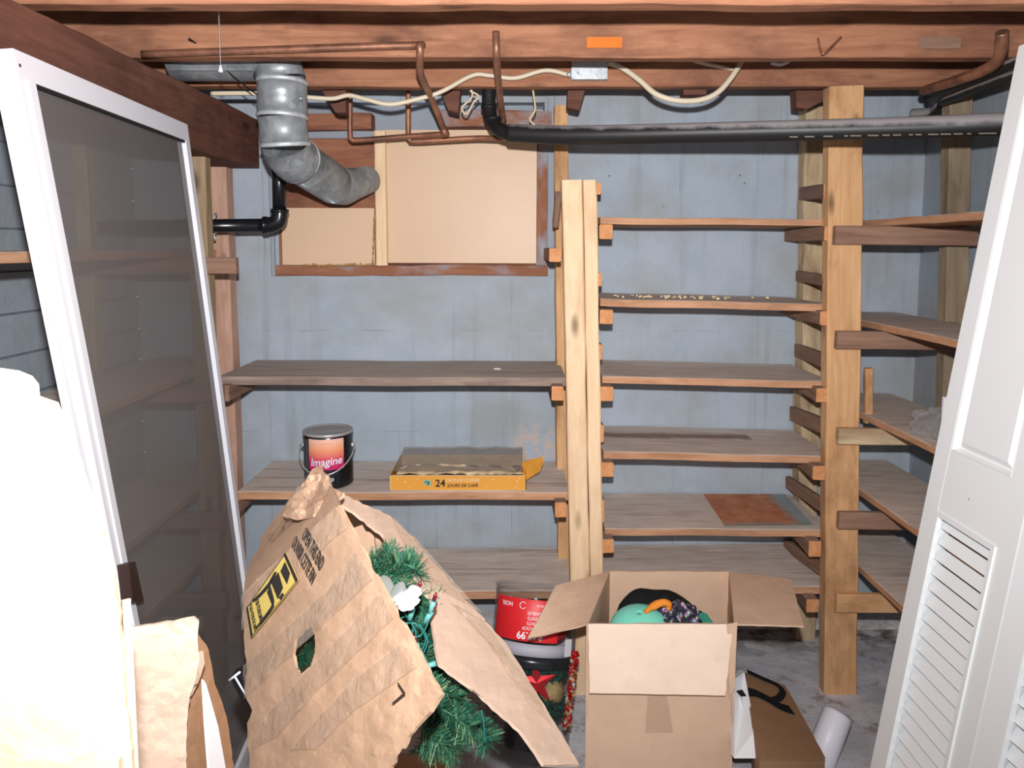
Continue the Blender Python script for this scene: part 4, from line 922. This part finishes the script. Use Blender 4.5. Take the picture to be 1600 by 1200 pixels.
# white puff and cones of the tree decoration
puff = NB(); bmesh.ops.create_icosphere(puff, subdivisions=4, radius=1)
c0_, c1_ = P(643, 903, 1.05), P(634, 966, 1.02); ax = (c1_-c0_)
for v in puff.verts:
    p = v.co; t = (p.z+1)/2; base = c0_.lerp(c1_, t) + Vector((noise.noise(Vector((t*3,0,0)))*.012, 0, 0)); rr = .0165*(1+.35*noise.noise(p*2.2)+.15*noise.noise(p*7))*(1 if t > .2 else .8)
    v.co = base + Vector((p.x*rr, p.y*rr, p.z*.012))
tag(obj('cotton_snow', puff, M_foam, smooth=True), 'white cotton snow puff lying among the tree branches', 'decoration')
for k, (a, b, l_) in enumerate((((598,902,1.06),(610,932,1.04),'small grey translucent plastic leaf just above the larger one at the carton edge'),((628,912,1.05),(612,950,1.03),'larger grey translucent plastic leaf beside the cotton snow'))):
    pa, pb = P(*a), P(*b); pm = NB(); bmesh.ops.create_icosphere(pm, subdivisions=3, radius=1); u = (pa-pb); L_ = u.length/2; u.normalize(); sd_ = Vector((1,0,0)); sd_ = (sd_-u*sd_.dot(u)).normalized(); n_ = u.cross(sd_)
    for v in pm.verts: v.co = (pa+pb)/2 + u*v.co.z*L_*1.2 + sd_*v.co.x*.011 + n_*v.co.y*.003
    tag(obj('plastic_leaf', pm, plain('grey_translucent', (112,117,115), .2, 0, .8), smooth=True), l_, 'decoration')
ls = thing('light_string', 'teal wired string of mini lights tangled over the tree branches', 'string lights', P(665, 1050, 1.05))
wp = [[(620,972),(640,960),(645,985),(640,1010),(660,1020),(672,1045)],[(632,958),(650,990),(636,1012),(655,1040),(668,1060)],[(672,965),(660,990),(645,1000),(638,1030),(665,1045)],[(625,975),(650,975),(665,1000),(650,1030)],[(690,1085),(672,1060),(660,1030),(668,1000),(655,975)],[(752,1110),(756,1135),(757,1160)]]
for k, w_ in enumerate(wp):
    bm = NB(); add_tube(bm, smooth_path([P(x, y, 1.07 - .008*(k % 3)) for x, y in w_], 7), .0013, 6); obj('wire', bm, M_wire, ls)
for k, (a, b) in enumerate((((640,968),(648,938)),((664,972),(674,956)),((655,1024),(651,1008)),((662,1042),(682,1036)),((672,958),(676,945)),((648,940),(651,930)))):
    pa, pb = P(*a, 1.055), P(*b, 1.055); d = (pb-pa).normalized(); bm = NB(); add_tube(bm, [pa, pa+d*.020], .0042, 10); s_ = obj('socket', bm, M_sock, ls)
    bm = NB(); add_tube(bm, [pa+d*.02, pa+d*.028, pa+d*.034], [.0032,.003,.0008], 10); obj('bulb', bm, M_bulb, s_)
# small black and white bracket and dark scraps beside the carton
br = thing('metal_bracket', 'small black bracket with white edges sticking out left of the tree carton', 'bracket', P(370, 1085, 1.25))
bm = NB(); q = [P(x, y, 1.25) for x, y in ((360,1060),(378,1050),(396,1080),(380,1100))]; add_hex(bm, q, [p+Vector((0,.03,0)) for p in q]); obj('bracket_body', bm, M_black, br)
bm = NB(); add_tube(bm, [P(358,1063,1.245), P(375,1050,1.245)], .0022, 8); add_tube(bm, [P(367,1057,1.245), P(384,1086,1.245)], .0018, 8); obj('white_edge', bm, M_whitep, br, label='white edge')

# lower cartons carrying the stuff in the foreground
def carton_solid(label, x0, x1, y0, y1, z0, z1, mat=M_card):
    t = thing('storage_carton', label, 'carton', ((x0+x1)/2, (y0+y1)/2, z0)); e = .0015
    bm = NB(); add_box(bm, ((x0+x1)/2, (y0+y1)/2, (z0+z1)/2 - e), (x1-x0, y1-y0, z1-z0-2*e)); bmesh.ops.bevel(bm, geom=bm.edges, offset=.003, segments=2); obj('carton_body', bm, mat, t)
    bm = NB(); add_box(bm, ((x0+x1)/2, (y0+y1)/2, z1-e), (.05, y1-y0, .0012)); obj('tape', bm, M_tape, t); return t
carton_solid('closed brown carton underneath the torn tree carton', -.55, -.13, .98, 1.5, 0, .40, M_kraft)

# ---------------------------------------------------------------- open carton
M_cardo = cardmat('light_kraft_cardboard', (212,180,154)); M_cardo2 = cardmat('light_inner_cardboard', (236,212,192))
oc = thing('open_carton', 'open cardboard carton with spread flaps holding clothes, bottom centre right', 'carton', (.32, 2.05, 0))
f0, f1_ = P(919, 975, 1.90), P(1147, 975, 1.90); b0, b1 = P(953, 893, 1.487), P(1139, 893, 1.487)
zt = f0.z; zb_ = .004; b0.z = b1.z = zt; b0 = PZ(953, 893, zt); b1 = PZ(1139, 893, zt)
def quadsheet(name, q, mat, par, th=.005, seed=0, amp=.002, label=None):
    """bilinear board from 4 corners (a,b,c,d around)"""
    def fn(u, v): u /= 100; v /= 100; return q[0]*(1-u)*(1-v)+q[1]*u*(1-v)+q[2]*u*v+q[3]*(1-u)*v
    return sheet(name, ragged([(0,0),(100,0),(100,100),(0,100)], 9, .35, seed), fn, mat, par, step=9, amp=amp, nfreq=.03, thick=th, seed=seed, label=label)
def dn_(p, z, s=1.0): v = p.copy(); v.z = z; return v
c_ = (f0+f1_+b0+b1)/4
quadsheet('front_side', [f0, f1_, dn_(f1_, zb_), dn_(f0, zb_)], M_cardo, oc, seed=41)
quadsheet('back_side', [b0, b1, dn_(b1, zb_), dn_(b0, zb_)], M_cardo, oc, seed=42)
quadsheet('left_side', [f0, b0, dn_(b0, zb_), dn_(f0, zb_)], M_cardo, oc, seed=43)
quadsheet('right_side', [f1_, b1, dn_(b1, zb_), dn_(f1_, zb_)], M_cardo, oc, seed=44)
quadsheet('bottom', [dn_(f0, zb_+.006), dn_(f1_, zb_+.006), dn_(b1, zb_+.006), dn_(b0, zb_+.006)], M_cardo, oc, seed=45)
quadsheet('front_flap', [P(919,975,1.892), P(1145,975,1.892), P(1133,1087,1.850), P(921,1083,1.850)], M_cardo2, oc, seed=46, amp=.001)
quadsheet('left_flap', [f0+Vector((-.001,0,.001)), b0+Vector((-.001,0,.001)), P(870,914,1.985), P(824,998,1.80)], M_cardo, oc, seed=47, amp=.004)
quadsheet('right_flap', [b1+Vector((.001,0,.001)), P(1236,905,2.16), P(1256,978,1.90), f1_+Vector((.001,0,.001))], M_cardo, oc, seed=48, amp=.003)
quadsheet('side_tab', [P(1136,976,1.886), P(1152,972,1.886), P(1148,1075,1.882), P(1140,1090,1.882)], M_cardo, oc, seed=49, amp=.001, th=.003)
bm = NB(); q = [P(x, y, 1.892) for x, y in ((1012,1088),(1042,1088),(1052,1145),(1008,1145))]; add_faces(bm, q, [(0,1,2,3)]); obj('tape', bm, M_tape, oc)
# contents
def blob(name, c, rad, mat, label, cat, seed, flat=.4, rot=0, detail=.15, zmin=None):
    bm = NB(); bmesh.ops.create_icosphere(bm, subdivisions=5, radius=1); Rm = Matrix.Rotation(rot, 3, 'Y')
    for v in bm.verts:
        p = v.co.copy(); d = 1 + detail*(noise.noise(p*1.7 + Vector((seed,0,0)))*1.4 + .6*noise.noise(p*4.2+Vector((seed,2,0))) + .25*noise.noise(p*9))
        v.co = Vector(c) + Rm @ Vector((p.x*rad[0]*d, p.y*rad[1]*d, p.z*rad[2]*d))
    return tag(obj(name, bm, mat, smooth=True), label, cat)
blob('clothing_pile', P(1040, 1010, 2.06), (.150, .11, .13), M_blackm, 'dark cloth filling the open carton under the hats', 'cloth', 2, detail=.1)
# black cap: dome and brim
bm = NB(); q = P(1031, 968, 2.09); Mc = Matrix.Translation(q) @ Matrix.Rotation(R(14), 4, 'X') @ Matrix.Rotation(R(8), 4, 'Y')
prof = [(.102*math.cos(a), .078*math.sin(a)) for a in [k*math.pi/2/9 for k in range(9)]] + [(.0005,.0785)]
add_lathe(bm, prof, 32, Mc @ Matrix.Scale(1.28, 4, (1,0,0)))
for v in bm.verts: v.co += Vector((0,0,1))*.012*noise.noise(v.co*15)
cap = obj('black_pouch', bm, M_blackm, smooth=True, solid=.003); tag(cap, 'black cloth cap lying in the open carton behind the turquoise one', 'cap')
bm = NB(); q = P(1000, 983, 1.985); prof = [(.086*math.cos(a), .054*math.sin(a)) for a in [k*math.pi/2/9 for k in range(9)]] + [(.0005,.0542)]
add_lathe(bm, prof, 36, Matrix.Translation(q) @ Matrix.Rotation(R(10), 4, 'X') @ Matrix.Rotation(R(-5), 4, 'Y')); tq = obj('turquoise_cap', bm, M_turq, smooth=True, solid=.002); tag(tq, 'smooth turquoise swim cap at the front of the open carton', 'cap')
p_or = smooth_path([P(1008,957,1.975), P(1020,948,1.975), P(1032,942,1.975), P(1045,944,1.975), P(1043,953,1.975)], 5)
bm = NB(); add_tube(bm, p_or, [.006+.005*math.sin(math.pi*i/(len(p_or)-1)) for i in range(len(p_or))], 12)
for v in bm.verts: v.co += noise.noise_vector(v.co*60)*.003
tag(obj('orange_netting', bm, M_orange, smooth=True), 'bright orange netting strip on the cloth in the open carton', 'netting')
blob('patterned_cloth', P(1064, 972, 1.99), (.062, .042, .052), M_patt, 'dark cloth with small multicoloured pattern in the open carton', 'cloth', 8, detail=.25, rot=.5)
bm = NB(); add_box(bm, P(1098, 978, 1.99), (.052,.09,.03), Matrix.Rotation(.1, 3, 'Z')); bmesh.ops.bevel(bm, geom=bm.edges, offset=.004, segments=2); tag(obj('green_pouch', bm, plain('sea_green_cloth', (62,168,142), .7)), 'small sea green pouch at the right side of the open carton', 'pouch')

# ---------------------------------------------------------------- ornament drum
dm = thing('ornament_drum', 'clear plastic drum of Christmas ornaments with an upside down red label', 'container', (.06, 2.0, 0))
top_c = P(840, 918, 2.13); axd = (P(826, 1100, 2.02) - top_c).normalized(); KS = 1.34; dl = .33; rd = .092
zz = -axd; xx = Vector((1,0,0)); xx = (xx - zz*xx.dot(zz)).normalized(); yy = zz.cross(xx)
MD = Matrix((xx, yy, zz)).transposed().to_4x4(); MD.translation = top_c - zz*dl*KS; MD = MD @ Matrix.Scale(KS, 4)     # local z=0 at the bottom, dl at the top
def drum(name, prof, mat, **k): bm = NB(); add_lathe(bm, prof, 56, MD, **k); return obj(name, bm, mat, dm, smooth=True)
drum('clear_wall', [(rd-.003,0),(rd,.004),(rd,dl-.006),(rd-.002,dl),(rd-.006,dl)], M_clear); drum('base', [(.0001,.0),(rd-.003,0)], M_clear)
drum('rim', [(rd-.001,dl-.004),(rd+.0025,dl-.002),(rd+.0025,dl+.003),(rd-.002,dl+.003)], M_clear)
zr0 = dl - .125
drum('grey_band', [(rd-.006,zr0-.004),(rd-.001,zr0-.004),(rd-.001,zr0+.020),(rd-.006,zr0+.020),(rd-.006,zr0-.004)], plain('pale_grey_card', (186,184,194), .6))
drum('dark_band', [(rd-.005,zr0-.028),(rd-.001,zr0-.028),(rd-.001,zr0-.004),(rd-.005,zr0-.004),(rd-.005,zr0-.028)], M_black)
drum('shade_core', [(.0001,.012),(.048,.012),(.048,zr0-.01),(.0001,zr0-.01)], M_black)  # black core added to stand in for the dark inside of the drum
def dang(d): return R(-90 + d)
drum('red_label', [(rd+.0004,dl-.100),(rd+.0010,dl-.099),(rd+.0010,dl-.018),(rd+.0004,dl-.017)], M_redlab, a0=dang(-68), a1=dang(30), )
def dtext(s, sz, deg, z, bold=False, up=-1):
    bm = text_mesh(s, sz, .0002, bold=bold); bmesh.ops.subdivide_edges(bm, edges=[e for e in bm.edges if e.calc_length() > .006], cuts=2)
    for v in bm.verts:
        x, y = v.co.x*up, v.co.y*up; a = dang(deg) + x/rd; rr = rd + .0018 + v.co.z; v.co = MD @ Vector((rr*math.cos(a), rr*math.sin(a), z + y))
    obj('lettering', bm, M_foam, dm)
dtext('$49.99', .020, -8, dl-.088, True); dtext('SHATTERPROOF', .009, 2, dl-.074); dtext('ORNAMENTS', .009, 4, dl-.064); dtext('ORNEMENTS', .009, 4, dl-.054); dtext('INCASSABLES', .009, 4, dl-.044)
dtext('100', .018, 20, dl-.030, True); dtext('PIECES', .006, 4, dl-.028); dtext('NOEL', .012, -44, dl-.030)
bm = NB(); cdr = MD @ Vector((rd*math.cos(dang(-20)), rd*math.sin(dang(-20)), dl-.03)); add_tube(bm, [cdr + zz*0 + (xx*math.cos(a)*.009 + zz*math.sin(a)*.009) - yy*.003 for a in [k*math.pi/8 for k in range(17)]], .001, 6); obj('ring_mark', bm, M_foam, dm)
bm = NB(); cq = [MD @ Vector(((rd+.002)*math.cos(dang(d)), (rd+.002)*math.sin(dang(d)), z)) for d, z in ((44,zr0-.002),(58,zr0-.002),(58,zr0+.032),(44,zr0+.032))]; add_faces(bm, cq, [(0,1,2,3)]); bm.normal_update(); bmesh.ops.solidify(bm, geom=list(bm.faces), thickness=.0008); obj('price_sticker', bm, M_foam, dm)
def ball(lx, ly, lz, r, mat, label, hook=False):
    c = MD @ Vector((lx, ly, lz)); r = r*KS; t = thing('ornament_ball', label, 'ornament', c - Vector((0,0,r)))
    bm = NB(); add_ball(bm, c, r, 24); obj('ball_body', bm, mat, t, smooth=True)
    bm = NB(); add_tube(bm, [c+Vector((0,r*.25,r*.9)), c+Vector((0,r*.3,r*1.12))], r*.2, 10); obj('ornament_cap', bm, M_steel, t)
zb2 = zr0 + .046
ball(-.045, -.045, zb2, .0225, M_greenb, 'dark green glitter ball in the drum below the red label'); ball(.002, -.056, zb2-.004, .0225, M_goldb, 'gold glitter ball resting on the grey band of the drum'); ball(.046, -.040, zb2-.002, .0225, M_redball, 'shiny red ball at the right side of the drum')
ball(-.058, .0, zb2+.03, .0225, M_redball, 'red ball at the left side of the drum behind the label'); ball(.0, .02, zb2+.03, .0225, M_greenb, 'green ball in the middle of the drum behind the label'); ball(.05, .02, zb2+.03, .0225, M_redball, 'red ball deep in the drum behind the gold and red ones')
ball(.045, -.035, .13, .028, M_goldb, 'large gold glitter ball low in the drum by the red star'); ball(-.045, -.035, .12, .0225, M_redball, 'red ball low in the drum behind the carton flap')
# star, garlands
bm = NB(); c = MD @ Vector((.010, -.074, .150)); pts = []
for k in range(10):
    a = R(90 + 36*k + 8); r = .060 if k % 2 == 0 else .022; pts.append(c + xx*math.cos(a)*r + zz*math.sin(a)*r + yy*(.0 if k % 2 == 0 else -.002))
f = bm.verts.new(c - yy*.008); b = bm.verts.new(c + yy*.006); vs = [bm.verts.new(p) for p in pts]
for k in range(10): bm.faces.new((f, vs[k], vs[(k+1)%10])); bm.faces.new((b, vs[(k+1)%10], vs[k]))
tag(obj('star_ornament', bm, M_redball), 'red faceted star ornament inside the drum', 'ornament')
def tinsel(name, zc_, label, mats, n=900, seed=1):
    r = random.Random(seed); bm = NB()
    for i in range(n):
        a = r.uniform(0, 2*math.pi); rr = r.uniform(.052, .078); p = MD @ Vector((rr*math.cos(a), rr*math.sin(a), zc_ + r.uniform(-.020,.020)))
        d = Vector((r.gauss(0,1), r.gauss(0,1), r.gauss(0,1))).normalized()*r.uniform(.006,.014); s = d.cross(Vector((r.random(), 1, r.random()))).normalized()*.0024
        add_faces(bm, [p-d-s, p-d+s, p+d+s, p+d-s], [(0,1,2,3)], r.choice(range(len(mats))))
    return tag(obj(name, bm, mats), label, 'garland')
tinsel('tinsel_garland', zr0-.032, 'green tinsel garland just under the dark band of the drum', [M_dgreen, M_greenb, M_dgreen, M_blackm], n=2600, seed=4); tinsel('tinsel_garland', .095, 'green tinsel garland near the bottom of the drum', [M_dgreen, M_greenb, M_dgreen, M_blackm], n=2600, seed=5)
r = random.Random(9); bm = NB()
for i in range(500):
    t = r.random(); p = P(899 - 14*t + r.uniform(-5,5), 1018 + 120*t, 1.93 - .03*t + r.uniform(-.006,.006)); d = Vector((r.gauss(0,1), r.gauss(0,1), r.gauss(0,1))).normalized()*.0045; s = d.cross(Vector((r.random(), 1, r.random()))).normalized()*.0033
    add_faces(bm, [p-d-s, p-d+s, p+d+s, p+d-s], [(0,1,2,3)], r.choice((0,0,1,2)))
tag(obj('bead_garland', bm, [M_redball, M_goldb, M_steel]), 'red and gold glitter garland strip between the drum and the open carton', 'garland')

# ---------------------------------------------------------------- kraft box with black strap, white roll
kb = thing('kraft_box', 'brown box with a black strap between the open carton and the tall post', 'box', P(1210, 1190, 2.0))
kp = Plane(P(1165,1052,2.12), P(1225,1070,2.14), P(1262,1133,1.95))
sheet('box_lid', ragged([(1164,1050),(1190,1058),(1226,1070),(1238,1090),(1262,1133),(1290,1185),(1190,1185),(1176,1133)], 12, .5, 51), kp.hit, M_kraft, kb, step=12, amp=.002, thick=.004, seed=51)
pk = [kp.hit(*p) for p in ((1164,1052),(1226,1071),(1290,1185),(1188,1185))]
bm = NB(); add_hex(bm, [p - kp.n*.006 for p in pk], [Vector((p.x+.02, p.y+.03, .0)) for p in pk]); obj('box_body', bm, M_kraft, kb)
def ribbon(pts, w_, pl, lift, mat, par):
    n = len(pts); path = smooth_path([pl.hit(*p) + pl.n*lift for p in pts], 6); bm = NB(); L_ = []; R_ = []
    for i, p in enumerate(path):
        d = (path[min(i+1, len(path)-1)] - path[max(i-1, 0)]).normalized(); s = d.cross(pl.n).normalized()*w_/2
        L_.append(bm.verts.new(p-s)); R_.append(bm.verts.new(p+s))
    for i in range(len(path)-1): bm.faces.new((L_[i], R_[i], R_[i+1], L_[i+1]))
    bm.normal_update(); bmesh.ops.solidify(bm, geom=list(bm.faces), thickness=.002); return obj('strap', bm, mat, par)
ribbon([(1150,1083),(1175,1084),(1198,1094),(1218,1106),(1236,1112)], .036, kp, .006, M_blackm, kb); ribbon([(1166,1053),(1190,1064),(1212,1074),(1221,1084),(1216,1094),(1206,1098)], .020, kp, .010, M_blackm, kb)
bm = NB(); q = [P(*p) for p in ((1147,1062,2.0),(1163,1050,2.05),(1180,1140,1.86),(1184,1185,1.82),(1147,1185,1.82))]; n_ = 5
add_faces(bm, q + [p + Vector((.0,.03,-.01)) for p in q], [(0,1,2,3,4),(9,8,7,6,5)] + [(i, n_+i, n_+(i+1)%n_, (i+1)%n_) for i in range(n_)]); tag(obj('foam_board', bm, M_foam), 'white foam packing board between the open carton and the strapped brown box', 'foam board')
a, b = P(1308, 1118, 2.02), P(1264, 1230, 1.93); d = (a-b).normalized(); bm = NB(); z0 = .04
path = [b, a, a + d*.006, a + d*.010]; add_tube(bm, path, [.041,.041,.038,.030], 32); tag(obj('white_roll', bm, M_whitep, smooth=False), 'white smooth roll lying at the foot of the tall amber post', 'roll')

# ---------------------------------------------------------------- near cartons at lower left
nc = thing('tall_torn_carton', 'very bright tall cardboard carton with torn top edge, nearest at lower left', 'carton', (-.36, .52, 0))
Yn = .46; pn_ = Plane(P(0,600,Yn), P(200,700,Yn+.015), P(0,1100,Yn))
edge = [(-260,560),(-120,572),(-40,570),(0,578),(22,583),(44,592),(54,604),(55,622),(70,628),(82,634),(88,650),(96,664),(104,672),(109,692),(128,740),(150,800),(168,850),(178,900),(184,945),(188,1000),(194,1070),(203,1140),(215,1260),(-260,1260)]
sheet('front_side', ragged(edge, 16, 2.5, 61, keep=(22,23)), pn_.hit, M_paper, nc, step=22, amp=.003, nfreq=.012, thick=.006, seed=61)
xr, xl = pn_.hit(215,1260), pn_.hit(-260,1260)
zt_ = pn_.hit(-100, 600).z
for name, q in (('left_side', [Vector((xl.x,Yn,1.2)), Vector((xl.x-.03,Yn+.26,1.15)), Vector((xl.x-.03,Yn+.26,0)), Vector((xl.x,Yn,0))]), ('lower_front', [Vector((xl.x,Yn,1.15)), Vector((xr.x-.002,Yn,1.15)), Vector((xr.x,Yn,0)), Vector((xl.x,Yn,0))]),
                ('right_side', [pn_.hit(184,945)+Vector((0,.006,0)), P(170,1010,Yn+.10), dn_(P(178,1200,Yn+.10),0), Vector((xr.x,Yn+.006,0))])): quadsheet(name, q, M_paper, nc, seed=62)
bm = NB(); rr_ = P(188, 975, .62); add_tube(bm, [rr_ + Vector((0,0,-.1)), rr_ + Vector((0,0,.0)), rr_ + Vector((0,0,.014)), rr_ + Vector((0,0,.021))], [.0085,.0085,.0065,.0015], 20); tag(obj('paper_roll', bm, M_foam, smooth=True), 'rounded white roll end between the bright carton and the insect screen', 'roll')
# second, smaller carton with flap
sc_ = thing('small_carton', 'pale peach open carton flap standing right of the bright torn carton', 'carton', (-.42, .78, 0))
Ys = .80; ps = Plane(P(190,980,Ys), P(308,968,Ys+.03), P(200,1140,Ys-.01))
sheet('front_flap', ragged([(180,984),(200,980),(240,976),(280,972),(304,966),(311,972),(309,1000),(312,1030),(306,1060),(296,1090),(292,1140),(290,1240),(205,1240),(198,1130),(190,1060),(184,1010)], 10, .8, 71), ps.hit, M_cardl, sc_, step=10, amp=.004, nfreq=.02, thick=.005, seed=71)
ps2 = Plane(P(305,1000,Ys+.06), P(350,1130,Ys+.12), P(300,1140,Ys+.05))
sheet('torn_side', ragged([(298,975),(316,1000),(326,1015),(330,1035),(336,1070),(348,1100),(358,1140),(370,1240),(270,1240),(280,1130),(296,1060),(306,1020)], 9, 1.2, 72), ps2.hit, M_kraft, sc_, step=10, amp=.004, nfreq=.03, thick=.004, seed=72)
ps3 = Plane(P(310,1030,Ys+.03), P(322,1090,Ys+.05), P(300,1090,Ys+.03))
sheet('folded_tab', ragged([(306,1022),(318,1018),(320,1036),(312,1062),(300,1086),(294,1092),(304,1056)], 8, .5, 73), ps3.hit, M_cardl, sc_, step=8, thick=.003, seed=73)
sheet('white_strip', [(318,1062),(322,1068),(341,1135),(360,1240),(330,1240),(322,1135)], ps2.__class__(P(305,1000,Ys+.04), P(350,1130,Ys+.10), P(300,1140,Ys+.03)).hit, M_foam, sc_, step=12, thick=.003, seed=74, label='white paper strip')
carton_solid('closed tan carton supporting the small peach carton', -.56, -.30, .80, 1.10, 0, .66, M_card) if False else None
xq0, xq1 = ps.hit(205,1240), ps.hit(290,1240); quadsheet('lower_front', [xq0+Vector((0,.004,.03)), xq1+Vector((0,.004,.03)), dn_(xq1,0), dn_(xq0,0)], M_cardl, sc_, seed=75)
quadsheet('back_side', [xq0+Vector((-.03,.16,-.05)), xq1+Vector((-.05,.16,-.05)), dn_(xq1,0)+Vector((-.05,.16,0)), dn_(xq0,0)+Vector((-.03,.16,0))], M_cardl, sc_, seed=76)
